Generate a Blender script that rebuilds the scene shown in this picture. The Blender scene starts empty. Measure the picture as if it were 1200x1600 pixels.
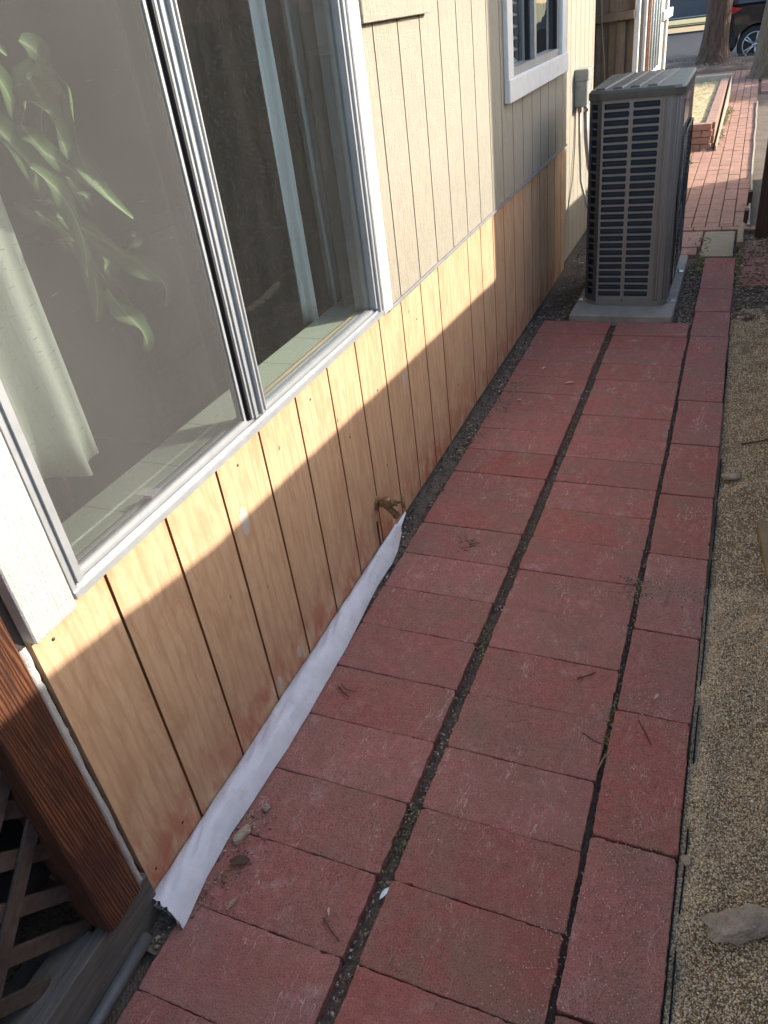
import bpy, math, random
import numpy as np
from mathutils import Vector, Matrix, noise as mnoise
random.seed(7)
SC = bpy.context.scene
COL = SC.collection
# ---------------------------------------------------------------- camera
cam = bpy.data.cameras.new("camera"); cob = bpy.data.objects.new("camera", cam); COL.objects.link(cob)
SC.camera = cob
YAW, PIT, ROL, FPX = 0.465942551, 0.575734782, -0.140736216, 1194.918
def _cam():
    cy, sy = math.cos(YAW), math.sin(YAW); cp, sp = math.cos(PIT), math.sin(PIT)
    f = Vector((-sy*cp, cy*cp, -sp)); r = Vector((cy, sy, 0)); u = r.cross(f)
    cr, sr = math.cos(ROL), math.sin(ROL)
    r2 = r*cr+u*sr; u2 = -r*sr+u*cr
    m = Matrix((r2, u2, -f)).transposed().to_4x4(); m.translation = (1.0652, 0, 1.6861)
    return m
cob.matrix_world = _cam()
cam.sensor_fit = 'VERTICAL'; cam.sensor_height = 32; cam.lens = 32*FPX/1600
cam.clip_start = .02; cam.clip_end = 500
SC.render.resolution_x = 768; SC.render.resolution_y = 1024
# ---------------------------------------------------------------- light
SUN = Vector((1, .70, .58)).normalized()
w = bpy.data.worlds.new("World"); SC.world = w; w.use_nodes = True
sky = w.node_tree.nodes.new('ShaderNodeTexSky'); sky.sky_type = 'NISHITA'; sky.sun_disc = False; sky.air_density = 1.0; sky.dust_density = 1.8; sky.ozone_density = .5
sky.sun_elevation = math.asin(SUN.z); sky.sun_rotation = math.atan2(SUN.x, SUN.y)
w.node_tree.links.new(sky.outputs[0], w.node_tree.nodes['Background'].inputs[0])
w.node_tree.nodes['Background'].inputs[1].default_value = 0.15
sl = bpy.data.lights.new("sun", 'SUN'); sl.energy = 2.9; sl.angle = math.radians(.5); sl.color = (1, .93, .82)
so = bpy.data.objects.new("sun", sl); COL.objects.link(so); so.rotation_euler = SUN.to_track_quat('Z', 'Y').to_euler()
SC.view_settings.view_transform = 'Standard'; SC.view_settings.look = 'None'
SC.view_settings.gamma = 1; SC.view_settings.exposure = 1.75
# ---------------------------------------------------------------- mesh helpers
class MB:
    def __init__(s): s.v = []; s.f = []; s.m = []; s.mi = 0; s.sm = []; s.smooth = False
    def add(s, vs, fs, smooth=None):
        o = len(s.v); s.v += [tuple(p) for p in vs]
        for f in fs: s.f.append([o+i for i in f]); s.m.append(s.mi); s.sm.append(s.smooth if smooth is None else smooth)
        return s
    def box(s, x0, x1, y0, y1, z0, z1, M=None):
        vs = [Vector((x, y, z)) for x in (x0, x1) for y in (y0, y1) for z in (z0, z1)]
        if M is not None: vs = [M @ p for p in vs]
        return s.add(vs, [(0,1,3,2),(4,6,7,5),(0,4,5,1),(2,3,7,6),(0,2,6,4),(1,5,7,3)], False)
    def bbox(s, x0, x1, y0, y1, z0, z1, b=.003, M=None):   # bevelled box
        c = Vector(((x0+x1)/2, (y0+y1)/2, (z0+z1)/2)); h = Vector(((x1-x0)/2, (y1-y0)/2, (z1-z0)/2)); b = min(b, min(h)*.6)
        vs = []; idx = {}
        for sx in (-1, 1):
            for sy in (-1, 1):
                for sz in (-1, 1):
                    for a in range(3):
                        k = Vector((sx*h.x, sy*h.y, sz*h.z)); i = [Vector((sx*b,0,0)), Vector((0,sy*b,0)), Vector((0,0,sz*b))]
                        for q in range(3):
                            if q != a: k = k-i[q]
                        idx[(sx, sy, sz, a)] = len(vs); vs.append(c+k)
        fs = []
        for a in range(3):
            o = [q for q in range(3) if q != a]
            for sg in (-1, 1):
                l = []
                for (p, q) in ((-1,-1),(1,-1),(1,1),(-1,1)):
                    t = [0,0,0]; t[a] = sg; t[o[0]] = p; t[o[1]] = q; l.append(idx[(t[0],t[1],t[2],a)])
                fs.append(l)
            for (p, q) in ((-1,-1),(1,-1),(1,1),(-1,1)):
                t0 = [0,0,0]; t0[o[0]] = p; t0[o[1]] = q; t1 = list(t0); t0[a] = -1; t1[a] = 1
                fs.append([idx[tuple(t0)+(o[0],)], idx[tuple(t1)+(o[0],)], idx[tuple(t1)+(o[1],)], idx[tuple(t0)+(o[1],)]])
        for sx in (-1, 1):
            for sy in (-1, 1):
                for sz in (-1, 1): fs.append([idx[(sx,sy,sz,a)] for a in range(3)])
        if M is not None: vs = [M @ p for p in vs]
        return s.add(vs, fs, False)
    def tube(s, pts, rad, n=8, smooth=True, cap=True):
        pts = [Vector(p) for p in pts]; R = rad if isinstance(rad, (list, tuple)) else [rad]*len(pts)
        vs = []; fs = []; up = None
        for i, p in enumerate(pts):
            d = (pts[min(i+1, len(pts)-1)]-pts[max(i-1, 0)]).normalized()
            if up is None: up = d.orthogonal().normalized()
            a = (up-d*up.dot(d)).normalized(); b = d.cross(a); up = a
            for k in range(n):
                t = 2*math.pi*k/n; vs.append(p+(a*math.cos(t)+b*math.sin(t))*R[i])
        for i in range(len(pts)-1):
            for k in range(n): fs.append([i*n+k, i*n+(k+1) % n, (i+1)*n+(k+1) % n, (i+1)*n+k])
        if cap: fs += [list(range(n))[::-1], [(len(pts)-1)*n+k for k in range(n)]]
        return s.add(vs, fs, smooth)
    def build(s, name, mat, parent=None, rec=True):
        me = bpy.data.meshes.new(name); me.from_pydata(s.v, [], s.f)
        for m in (mat if isinstance(mat, (list, tuple)) else [mat]): me.materials.append(m)
        me.polygons.foreach_set('material_index', s.m); me.polygons.foreach_set('use_smooth', s.sm)
        if rec:
            import bmesh
            bm = bmesh.new(); bm.from_mesh(me); bmesh.ops.recalc_face_normals(bm, faces=bm.faces); bm.to_mesh(me); bm.free()
        me.update(); o = bpy.data.objects.new(name, me); COL.objects.link(o)
        if parent is not None: o.parent = parent
        return o
def tag(o, label=None, cat=None, group=None, kind=None):
    if label: o['label'] = label
    if cat: o['category'] = cat
    if group: o['group'] = group
    if kind: o['kind'] = kind
    return o
def empty(name, label, cat, loc=(0,0,0), group=None):
    o = bpy.data.objects.new(name, None); COL.objects.link(o); o.location = loc; o.empty_display_size = .1
    return tag(o, label, cat, group)
def rel(o, parent):      # keep world placement under a parent Empty
    o.parent = parent; o.matrix_parent_inverse = Matrix.Translation(parent.location).inverted(); return o
# ---------------------------------------------------------------- material helpers
class NT:
    def __init__(s, name):
        s.m = bpy.data.materials.new(name); s.m.use_nodes = True; s.t = s.m.node_tree; s.n = s.t.nodes
        s.b = s.n['Principled BSDF']; s.out = s.n['Material Output']
    def l(s, a, b): s.t.links.new(a, b)
    def node(s, ty, **k):
        n = s.n.new(ty)
        for a, v in k.items(): setattr(n, a, v)
        return n
    def set(s, sock, v):
        if hasattr(v, 'is_linked') or isinstance(v, bpy.types.NodeSocket): s.l(v, sock)
        else: sock.default_value = v
    def pos(s, scale=(1,1,1), obj=False):
        if obj: g = s.node('ShaderNodeTexCoord').outputs['Object']
        else: g = s.node('ShaderNodeNewGeometry').outputs['Position']
        mp = s.node('ShaderNodeMapping'); s.l(g, mp.inputs[0]); mp.inputs['Scale'].default_value = scale
        return mp.outputs[0]
    def noise(s, vec, scale, detail=4, rough=.55, dist=0):
        n = s.node('ShaderNodeTexNoise'); s.l(vec, n.inputs['Vector']); n.inputs['Scale'].default_value = scale
        n.inputs['Detail'].default_value = detail; n.inputs['Roughness'].default_value = rough; n.inputs['Distortion'].default_value = dist
        return n.outputs['Fac']
    def vor(s, vec, scale, feat='F1', out='Distance'):
        n = s.node('ShaderNodeTexVoronoi', feature=feat); s.l(vec, n.inputs['Vector']); n.inputs['Scale'].default_value = scale
        return n.outputs[out]
    def ramp(s, fac, stops, interp='LINEAR'):
        n = s.node('ShaderNodeValToRGB'); s.l(fac, n.inputs[0]); r = n.color_ramp; r.interpolation = interp
        while len(r.elements) < len(stops): r.elements.new(.5)
        for e, (p, c) in zip(r.elements, stops):
            e.position = p; e.color = (c, c, c, 1) if isinstance(c, (int, float)) else tuple(c)+(1,)
        return n.outputs[0]
    def mix(s, fac, a, b, mode='MIX'):
        n = s.node('ShaderNodeMix', data_type='RGBA', blend_type=mode); s.set(n.inputs[0], fac)
        for sk, v in ((n.inputs[6], a), (n.inputs[7], b)):
            if isinstance(v, tuple): sk.default_value = v+(1,) if len(v) == 3 else v
            else: s.l(v, sk)
        return n.outputs[2]
    def math(s, op, a, b=0.0, c=0.0, clamp=False):
        n = s.node('ShaderNodeMath', operation=op, use_clamp=clamp)
        for i, v in enumerate((a, b, c)): s.set(n.inputs[i], v)
        return n.outputs[0]
    def bump(s, h, strength=.3, dist=.002, prev=None):
        n = s.node('ShaderNodeBump'); s.l(h, n.inputs['Height']); n.inputs['Strength'].default_value = strength
        n.inputs['Distance'].default_value = dist
        if prev is not None: s.l(prev, n.inputs['Normal'])
        return n.outputs[0]
    def fin(s, col=None, rough=.7, nrm=None, metal=0, spec=None):
        if col is not None: s.set(s.b.inputs['Base Color'], col+(1,) if isinstance(col, tuple) else col)
        s.set(s.b.inputs['Roughness'], rough); s.b.inputs['Metallic'].default_value = metal
        if nrm is not None: s.l(nrm, s.b.inputs['Normal'])
        if spec is not None: s.b.inputs['Specular IOR Level'].default_value = spec
        return s.m
def simple(name, col, rough=.6, metal=0, var=.15, scale=30, bump=.2, bd=.001, stretch=(1,1,1), spec=None):
    t = NT(name); p = t.pos(stretch); n = t.noise(p, scale, 5, .6)
    lo = tuple(c*(1-var) for c in col); hi = tuple(min(1, c*(1+var)) for c in col)
    c = t.ramp(n, [(.3, lo), (.7, hi)]); return t.fin(c, rough, t.bump(t.noise(p, scale*4, 4, .6), bump, bd), metal, spec)
def paver_mat(name, a, b, c3):
    t = NT(name); oi = t.node('ShaderNodeObjectInfo').outputs['Random']; p = t.pos()
    off = t.node('ShaderNodeVectorMath', operation='ADD'); t.l(p, off.inputs[0])
    cmb = t.node('ShaderNodeCombineXYZ'); t.l(t.math('MULTIPLY', oi, 13.), cmb.inputs[2]); t.l(cmb.outputs[0], off.inputs[1]); q = off.outputs[0]
    big = t.noise(q, 5, 4, .6, .6); mid = t.noise(q, 38, 6, .75); fine = t.noise(p, 330, 3, .8)
    col = t.ramp(big, [(.28, a), (.48, b), (.70, c3)])
    col = t.mix(t.ramp(mid, [(.32, .6), (.62, 0.)]), col, tuple(x*.68 for x in a), 'MIX')
    hsv = t.node('ShaderNodeHueSaturation'); t.l(col, hsv.inputs['Color']); t.l(t.math('MULTIPLY_ADD', oi, .16, .92), hsv.inputs['Value'])
    t.l(t.math('MULTIPLY_ADD', t.math('FRACT', t.math('MULTIPLY', oi, 7.3)), .13, .92), hsv.inputs['Saturation']); col = hsv.outputs[0]
    # ground-in brown dirt in cloudy patches
    col = t.mix(t.ramp(t.noise(q, 7, 6, .7, .3), [(.46, 0.), (.66, .62)]), col, (.27,.165,.115))
    col = t.mix(t.ramp(t.noise(p, 2.3, 3, .6), [(.50, 0.), (.72, .5)]), col, (.25,.16,.115))
    # aggregate: dark pits, and pale specks in loose drifts
    v = t.vor(p, 210, 'F1', 'Distance'); vc = t.vor(p, 210, 'F1', 'Color'); sep = t.node('ShaderNodeSeparateColor'); t.l(vc, sep.inputs[0])
    col = t.mix(t.ramp(fine, [(.36, .8), (.50, 0.)]), col, (.065,.034,.03))
    drift = t.ramp(t.noise(p, 11, 3, .6), [(.42, .15), (.66, .9)])
    col = t.mix(t.math('MULTIPLY', t.math('MULTIPLY', t.ramp(sep.outputs[0], [(.90, 0.), (.95, 1.)]), t.ramp(v, [(.20, .8), (.48, 0.)])), drift), col, (.52,.38,.33))
    # scuffs: fine pale scratches and lime bloom
    scr = None
    for rot, sc, sd in ((.6, 55, 0), (-.5, 70, 3), (1.3, 48, 7)):
        sp = t.node('ShaderNodeMapping'); t.l(q, sp.inputs[0]); sp.inputs['Scale'].default_value = (1, .30, 1); sp.inputs['Rotation'].default_value = (0, 0, rot); sp.inputs['Location'].default_value = (sd, sd, 0)
        w1 = t.noise(sp.outputs[0], sc, 2, .5, .25); w2 = t.noise(sp.outputs[0], 13, 3, .6)
        k = t.math('MULTIPLY', t.ramp(w1, [(.484, 0.), (.5, 1.), (.516, 0.)]), t.ramp(w2, [(.56, 0.), (.68, .6)])); scr = k if scr is None else t.math('MAXIMUM', scr, k)
    col = t.mix(scr, col, (.66,.52,.47))
    blo = t.math('MULTIPLY', t.ramp(t.noise(q, 16, 6, .8), [(.54, 0.), (.74, .75)]), t.ramp(t.noise(q, 5.5, 3, .6), [(.50, 0.), (.68, 1.)]))
    col = t.mix(blo, col, (.58,.43,.39))
    h = t.math('ADD', t.math('MULTIPLY', fine, .8), t.math('MULTIPLY', v, .7))
    nb = t.bump(mid, .35, .004); nb = t.bump(h, .8, .0022, nb)
    return t.fin(col, .88, nb, spec=.3)
M = {}
M['paver'] = paver_mat('paver', (.385,.132,.104), (.43,.158,.128), (.37,.175,.14))
M['brick'] = paver_mat('brick', (.40,.21,.15), (.46,.255,.185), (.39,.23,.165))
def conc(name, a, b):
    t = NT(name); p = t.pos(); c = t.ramp(t.noise(p, 9, 6, .7), [(.3, a), (.7, b)])
    f = t.noise(p, 300, 4, .8); c = t.mix(t.ramp(f, [(.3, .5), (.5, 0.)]), c, tuple(x*.5 for x in a))
    return t.fin(c, .95, t.bump(f, .4, .0015), spec=.12)
M['concrete'] = conc('concrete', (.24,.225,.20), (.36,.34,.30))
M['slab'] = conc('slab', (.26,.21,.15), (.36,.30,.21))
def plywood():
    t = NT('plywood'); p = t.pos((1, 5, .9)); pr = t.pos()
    g = t.noise(p, 5, 6, .62, 1.2); g2 = t.noise(t.pos((1, 40, 2.5)), 6, 5, .7, .4)
    col = t.ramp(g, [(.25, (.48,.30,.175)), (.42, (.55,.36,.215)), (.55, (.61,.415,.25)), (.68, (.53,.34,.205)), (.8, (.59,.395,.24))])
    col = t.mix(t.ramp(g2, [(.38, .22), (.55, 0.)]), col, (.40,.23,.12))
    blot = t.noise(t.pos((1, 2.4, 1.0)), 4.5, 5, .6, 1.0); col = t.mix(t.ramp(blot, [(.46, 0.), (.68, .55)]), col, (.43,.245,.14))
    # figured rings of the rotary-cut veneer
    wv = t.node('ShaderNodeTexWave', wave_type='RINGS', rings_direction='SPHERICAL'); mp = t.pos((1, 2.1, .42)); t.l(mp, wv.inputs[0])
    wv.inputs['Scale'].default_value = 4.2; wv.inputs['Distortion'].default_value = 7; wv.inputs['Detail'].default_value = 3; wv.inputs['Detail Scale'].default_value = .9
    col = t.mix(t.ramp(wv.outputs['Fac'], [(.0, .30), (.28, 0.)]), col, (.42,.22,.10))
    # red stains along the bottom and by the joints
    sx = t.node('ShaderNodeSeparateXYZ'); t.l(pr, sx.inputs[0]); z = sx.outputs[2]
    rn = t.noise(t.pos((1, 3, 1.4)), 5, 4, .6, .6)
    lo = t.math('MULTIPLY', t.ramp(z, [(.08, 1.), (.26, 0.)]), t.ramp(rn, [(.42, 0.), (.62, 1.)]))
    hi = t.math('MULTIPLY', t.ramp(z, [(.70, 0.), (.82, .8)]), t.ramp(rn, [(.50, 0.), (.66, 1.)]))
    col = t.mix(t.math('MULTIPLY', lo, .75), col, (.40,.10,.055)); col = t.mix(t.math('MULTIPLY', hi, .6), col, (.52,.19,.09))
    # a saw-line a hand's width above the bottom edge
    # tiny checks and pin knots
    chk = t.noise(t.pos((1, 60, 5)), 7, 3, .6); col = t.mix(t.math('MULTIPLY', t.ramp(chk, [(.27, .75), (.31, 0.)]), t.ramp(blot, [(.45, 0.), (.55, 1.)])), col, (.16,.07,.03))
    kn = t.vor(t.pos((1, 1, .7)), 9, 'F1'); col = t.mix(t.ramp(kn, [(.035, .8), (.055, 0.)]), col, (.15,.07,.035))
    h = t.math('ADD', t.noise(t.pos((1, 14, 3)), 40, 4, .7), g2)
    return t.fin(col, .62, t.bump(h, .22, .001), spec=.3)
M['ply'] = plywood()
M['ply_groove'] = simple('plywood_groove', (.27,.125,.05), .8, 0, .3, 40, .3, .001, (1, 1, .2))
def roughsawn(name, col, dark=.86, s=1.):
    t = NT(name); p = t.pos((1, 9, .8)); g = t.noise(p, 14, 6, .75, .8); f = t.noise(t.pos((1, 1.6, 1)), 170, 4, .75)
    hz = t.noise(t.pos((1, 1, 9)), 16, 3, .6)
    c = t.ramp(g, [(.25, tuple(x*dark for x in col)), (.55, col), (.8, tuple(min(1, x*1.05) for x in col))])
    c = t.mix(t.ramp(g, [(.20, .7), (.32, 0.)]), c, tuple(x*.55 for x in col))
    c = t.mix(t.ramp(t.noise(t.pos(), 3, 4, .6), [(.5, 0.), (.75, .25)]), c, tuple(x*.75 for x in col))
    h = t.math('ADD', t.math('MULTIPLY', g, 1.2), t.math('ADD', t.math('MULTIPLY', f, .6), t.math('MULTIPLY', hz, .25)))
    return t.fin(c, .75, t.bump(h, 1.*s, .005))
M['cream'] = roughsawn('cream_siding_paint', (.40,.355,.27), .66, 1.2)
M['cream_groove_shade'] = simple('cream_groove_shade', (.17,.13,.095), .85)  # same cream paint, shade inside the grooves put into a darker colour
M['white_trim'] = roughsawn('white_trim_paint', (.50,.49,.47), .88, .9)
M['white'] = simple('white_paint', (.74,.72,.68), .5, 0, .06, 20, .25, .001)
M['alu'] = simple('aluminium', (.36,.37,.375), .42, .35, .08, 25, .06, .0005, (1, 1, 1))
M['alu_dark'] = simple('dark_aluminium', (.035,.035,.04), .45, .3)
M['rubber'] = simple('black_rubber', (.012,.012,.014), .6)
M['tape'] = simple('galvanised_flashing', (.27,.265,.26), .5, .3, .2, 12, .2, .001)
def redwood():
    t = NT('redwood_stain'); p = t.pos((34, 34, 1.6))
    wv = t.node('ShaderNodeTexWave', wave_type='BANDS', bands_direction='DIAGONAL'); t.l(p, wv.inputs[0])
    wv.inputs['Scale'].default_value = 2.6; wv.inputs['Distortion'].default_value = 9; wv.inputs['Detail'].default_value = 4; wv.inputs['Detail Scale'].default_value = .8
    c = t.ramp(wv.outputs['Fac'], [(.1, (.035,.013,.007)), (.5, (.095,.032,.014)), (.9, (.17,.060,.024))])
    c = t.mix(t.ramp(t.noise(t.pos((9, 9, 3)), 2, 5, .7), [(.38, 0.), (.62, .85)]), c, (.045,.018,.011))
    return t.fin(c, .5, t.bump(wv.outputs['Fac'], .45, .002))
M['redwood'] = redwood()
def weather(name, a, b, gr=(30, 30, 2), sc=3.):
    t = NT(name); p = t.pos(gr); g = t.noise(p, sc, 5, .7, .5)
    c = t.ramp(g, [(.3, a), (.7, b)]); c = t.mix(t.ramp(t.noise(t.pos(), 7, 4, .6), [(.45, 0.), (.7, .5)]), c, tuple(x*.6 for x in a))
    return t.fin(c, .85, t.bump(g, .6, .002))
M['grey_wood'] = weather('weathered_grey_wood', (.065,.058,.052), (.14,.128,.115), (20, 2, 20))
M['lattice'] = weather('lattice_wood', (.042,.027,.021), (.10,.072,.056), (12, 12, 12))
M['fence_wood'] = weather('fence_wood', (.12,.085,.058), (.24,.17,.115), (14, 14, .8))
M['dark_wood'] = weather('dark_fence_wood', (.045,.025,.016), (.085,.047,.03), (14, 14, .8))
M['stake'] = weather('stake_wood', (.20,.15,.08), (.32,.25,.14), (20, 1, 20))
M['pvc'] = simple('grey_pvc', (.095,.098,.10), .55, 0, .25, 18, .3)
M['plastic'] = simple('black_plastic', (.016,.015,.015), .8, 0, .3, 30, spec=.1)
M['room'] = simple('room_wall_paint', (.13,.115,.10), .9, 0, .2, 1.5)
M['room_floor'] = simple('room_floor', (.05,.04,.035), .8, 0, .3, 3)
M['box_grey'] = simple('grey_box_enamel', (.29,.295,.26), .5, .1, .12, 25, .15)
M['conduit'] = simple('grey_conduit', (.25,.25,.25), .5, .3, .1)
M['ac'] = simple('taupe_enamel', (.215,.200,.183), .45, .0, .04, 7, .0, .0005)
M['ac_dark'] = simple('charcoal_enamel', (.07,.07,.07), .4, .0, .1, 7, .0, .0005)
M['steel'] = simple('zinc_steel', (.45,.46,.48), .4, .8, .1, 30)
M['tire'] = simple('tyre_rubber', (.018,.018,.018), .8)
M['rim'] = simple('alloy', (.55,.56,.57), .35, .7)
M['asphalt'] = conc('asphalt', (.024,.025,.03), (.05,.052,.06))
def coil():
    t = NT('coil_fins'); p = t.pos((1,1,1)); wv = t.node('ShaderNodeTexWave', wave_type='BANDS', bands_direction='Z'); t.l(p, wv.inputs[0]); wv.inputs['Scale'].default_value = 60
    return t.fin(t.ramp(wv.outputs['Fac'], [(.2, (.008,.011,.020)), (.8, (.025,.038,.062))]), .35, t.bump(wv.outputs['Fac'], .5, .001), .5)
M['coil'] = coil()
def brass():
    t = NT('aged_brass'); p = t.pos(); n = t.noise(p, 60, 5, .7)
    return t.fin(t.ramp(n, [(.3, (.14,.085,.04)), (.5, (.32,.20,.09)), (.75, (.22,.15,.085))]), t.ramp(n, [(.3, .7), (.7, .45)]), t.bump(n, .4, .001), .55)
M['brass'] = brass()
def wrapm():
    t = NT('woven_house_wrap'); p = t.pos(); c = t.ramp(t.noise(p, 14, 4, .6), [(.3, (.60,.60,.62)), (.7, (.74,.74,.76))])
    c = t.mix(t.math('MULTIPLY', t.ramp(t.noise(p, 26, 6, .75), [(.50, 0.), (.72, .6)]), t.ramp(t.noise(p, 5, 3), [(.45, .15), (.65, 1.)])), c, (.36,.29,.23))
    a = t.vor(t.pos((1, 1, 1)), 420, 'F1'); f = t.noise(t.pos((18, 3, 18)), 3.5, 5, .6, .4)
    nb = t.bump(f, .45, .004); nb = t.bump(a, .25, .0006, nb)
    return t.fin(c, .55, nb)
M['wrap'] = wrapm()
def dirtm(name, a, b, sc=90):
    t = NT(name); p = t.pos(); n = t.noise(p, sc, 6, .75); v = t.vor(p, sc*1.4)
    c = t.ramp(n, [(.3, a), (.7, b)]); c = t.mix(t.ramp(t.noise(p, 4, 4, .6), [(.4, 0.), (.7, .5)]), c, tuple(x*.55 for x in a))
    return t.fin(c, .95, t.bump(t.math('ADD', n, v), 1., .008))
M['dirt'] = dirtm('soil', (.105,.078,.058), (.25,.19,.14))
M['gravelbase'] = dirtm('fine_gravel_bed', (.20,.145,.085), (.46,.335,.20), 200)
M['moss'] = dirtm('moss', (.02,.03,.01), (.06,.075,.025), 120)
M['straw'] = dirtm('dry_lawn', (.26,.19,.08), (.68,.54,.30), 22)
M['lawn'] = dirtm('far_lawn', (.16,.15,.06), (.30,.27,.12), 6)
def attrm(name, stops, rough=.85, bs=300):
    t = NT(name); a = t.node('ShaderNodeAttribute', attribute_name='rnd'); c = t.ramp(a.outputs['Fac'], stops)
    return t.fin(c, rough, t.bump(t.noise(t.pos(), bs, 3, .6), .3, .0008))
M['grain'] = attrm('gravel_grains', [(0, (.17,.115,.065)), (.22, (.44,.31,.17)), (.55, (.62,.47,.28)), (.85, (.76,.62,.42)), (.93, (.80,.73,.60)), (1, (.22,.17,.14))])
M['litter'] = attrm('leaf_litter', [(0, (.07,.05,.036)), (.35, (.17,.12,.085)), (.7, (.28,.21,.15)), (.92, (.40,.33,.25)), (1, (.58,.51,.42))])
M['sand'] = attrm('pale_grit', [(0, (.42,.26,.20)), (.5, (.52,.36,.28)), (1, (.66,.54,.45))])
M['weed'] = attrm('weed_leaf', [(0, (.08,.10,.03)), (.5, (.18,.19,.06)), (1, (.34,.29,.14))])
M['twig'] = simple('twig_bark', (.085,.05,.032), .85, 0, .4, 60)
M['drytwig'] = simple('pale_twig', (.34,.24,.15), .85, 0, .3, 60)
M['leafdry'] = simple('dry_leaf', (.52,.42,.28), .8, 0, .3, 60)
def stonem():
    t = NT('field_stone'); p = t.pos(); n = t.noise(p, 30, 6, .7); f = t.noise(p, 240, 3, .7)
    c = t.ramp(n, [(.3, (.26,.20,.14)), (.7, (.46,.37,.27))]); c = t.mix(t.ramp(f, [(.3, .5), (.5, 0.)]), c, (.07,.055,.04))
    return t.fin(c, .9, t.bump(t.math('ADD', n, f), .6, .003))
M['stone'] = stonem()
def barkm(name, a, b):
    t = NT(name); n = t.noise(t.pos((6, 6, 1.2)), 3, 6, .75, .6); v = t.vor(t.pos((9, 9, 2.2)), 2.2)
    h = t.math('ADD', n, v); return t.fin(t.ramp(n, [(.3, a), (.7, b)]), .95, t.bump(h, 1., .05))
M['bark'] = barkm('bark', (.045,.026,.018), (.16,.095,.065))
M['bark2'] = barkm('pale_bark', (.10,.07,.045), (.23,.17,.11))
def paint(name, col):
    t = NT(name); m = t.fin(col, .25, None, .3); t.b.inputs['Coat Weight'].default_value = .8; return m
M['car_dark'] = paint('car_paint_black', (.012,.013,.018)); M['car_blue'] = paint('car_paint_slate', (.055,.075,.10))
M['red_lens'] = simple('red_lens', (.42,.02,.025), .15, 0, .1); M['clear_lens'] = simple('clear_lens', (.55,.5,.52), .15, 0, .1)
M['car_glass'] = simple('car_glass', (.015,.02,.03), .08, 0, .1)
M['blind'] = simple('blind_vinyl', (.55,.55,.52), .6, 0, .08, 6)
def curtainm(name, col):
    t = NT(name); c = t.ramp(t.noise(t.pos((1, 1, .3)), 8, 4, .6), [(.3, tuple(x*.85 for x in col)), (.7, col)])
    f = t.noise(t.pos((1, 20, 4)), 9, 3, .5); return t.fin(c, .9, t.bump(f, .3, .004))
M['curtain'] = curtainm('curtain_cloth', (.60,.64,.56)); M['curtain2'] = curtainm('grey_drape', (.62,.68,.66))
def tile():
    t = NT('sill_tile'); p = t.pos(); br = t.node('ShaderNodeTexBrick'); mp = t.node('ShaderNodeMapping'); t.l(p, mp.inputs[0]); mp.inputs['Rotation'].default_value = (0, 0, 1.5708); mp.inputs['Location'].default_value = (.03, 0, 0)
    t.l(mp.outputs[0], br.inputs[0]); br.inputs['Scale'].default_value = 1; br.inputs['Brick Width'].default_value = .2; br.inputs['Row Height'].default_value = .3
    br.inputs['Mortar Size'].default_value = .0015; br.offset = 0; br.inputs['Color1'].default_value = (.36,.38,.31,1); br.inputs['Color2'].default_value = (.34,.37,.30,1); br.inputs['Mortar'].default_value = (.12,.12,.10,1)
    c = t.mix(t.ramp(t.noise(p, 160, 3, .7), [(.35, .5), (.5, 0.)]), br.outputs[0], (.20,.22,.18)); return t.fin(c, .4)
M['tile'] = tile()
M['pinewood'] = simple('bare_pine', (.50,.37,.22), .7, 0, .2, 20, .2, .001, (1, .1, 1))
def plantm():
    t = NT('houseplant_leaf'); a = t.node('ShaderNodeAttribute', attribute_name='rnd')
    c = t.ramp(a.outputs['Fac'], [(0, (.07,.13,.045)), (.40, (.16,.25,.10)), (.5, (.40,.48,.28)), (.60, (.16,.25,.10)), (1, (.07,.13,.045))])
    return t.fin(c, .6, t.bump(t.noise(t.pos((1, 1, .2)), 120, 2), .3, .002), spec=.25)
M['plant'] = plantm()
def glassm(name, dust, tint=(.88,.92,.90), f=1.3):
    t = NT(name); tr = t.node('ShaderNodeBsdfTransparent'); tr.inputs[0].default_value = tint+(1,)
    gl = t.node('ShaderNodeBsdfGlossy'); gl.inputs['Roughness'].default_value = .015; fr = t.node('ShaderNodeLayerWeight'); fr.inputs[0].default_value = .5; fr = t.math('MULTIPLY_ADD', t.math('POWER', fr.outputs['Facing'], 4.), .85, .05)
    wob = t.bump(t.noise(t.pos(), 4, 2, .4), .06, .02); t.l(wob, gl.inputs['Normal'])
    m1 = t.node('ShaderNodeMixShader'); t.l(t.math('MULTIPLY', fr, f, clamp=True), m1.inputs[0]); t.l(tr.outputs[0], m1.inputs[1]); t.l(gl.outputs[0], m1.inputs[2])
    di = t.node('ShaderNodeBsdfDiffuse'); di.inputs[0].default_value = (.55,.55,.52,1)
    n1 = t.noise(t.pos((1, 3, .6)), 5, 4, .6); n2 = t.noise(t.pos(), 210, 2, .8)
    fac = t.math('MULTIPLY', t.math('ADD', t.math('MULTIPLY', t.ramp(n2, [(.56, 0.), (.72, 1.)]), 1.6), t.ramp(n1, [(.3, .5), (.8, 1.)])), dust)
    m2 = t.node('ShaderNodeMixShader'); t.l(fac, m2.inputs[0]); t.l(m1.outputs[0], m2.inputs[1]); t.l(di.outputs[0], m2.inputs[2]); t.l(m2.outputs[0], t.out.inputs[0])
    return t.m
M['glass'] = glassm('window_glass', .028)
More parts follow.
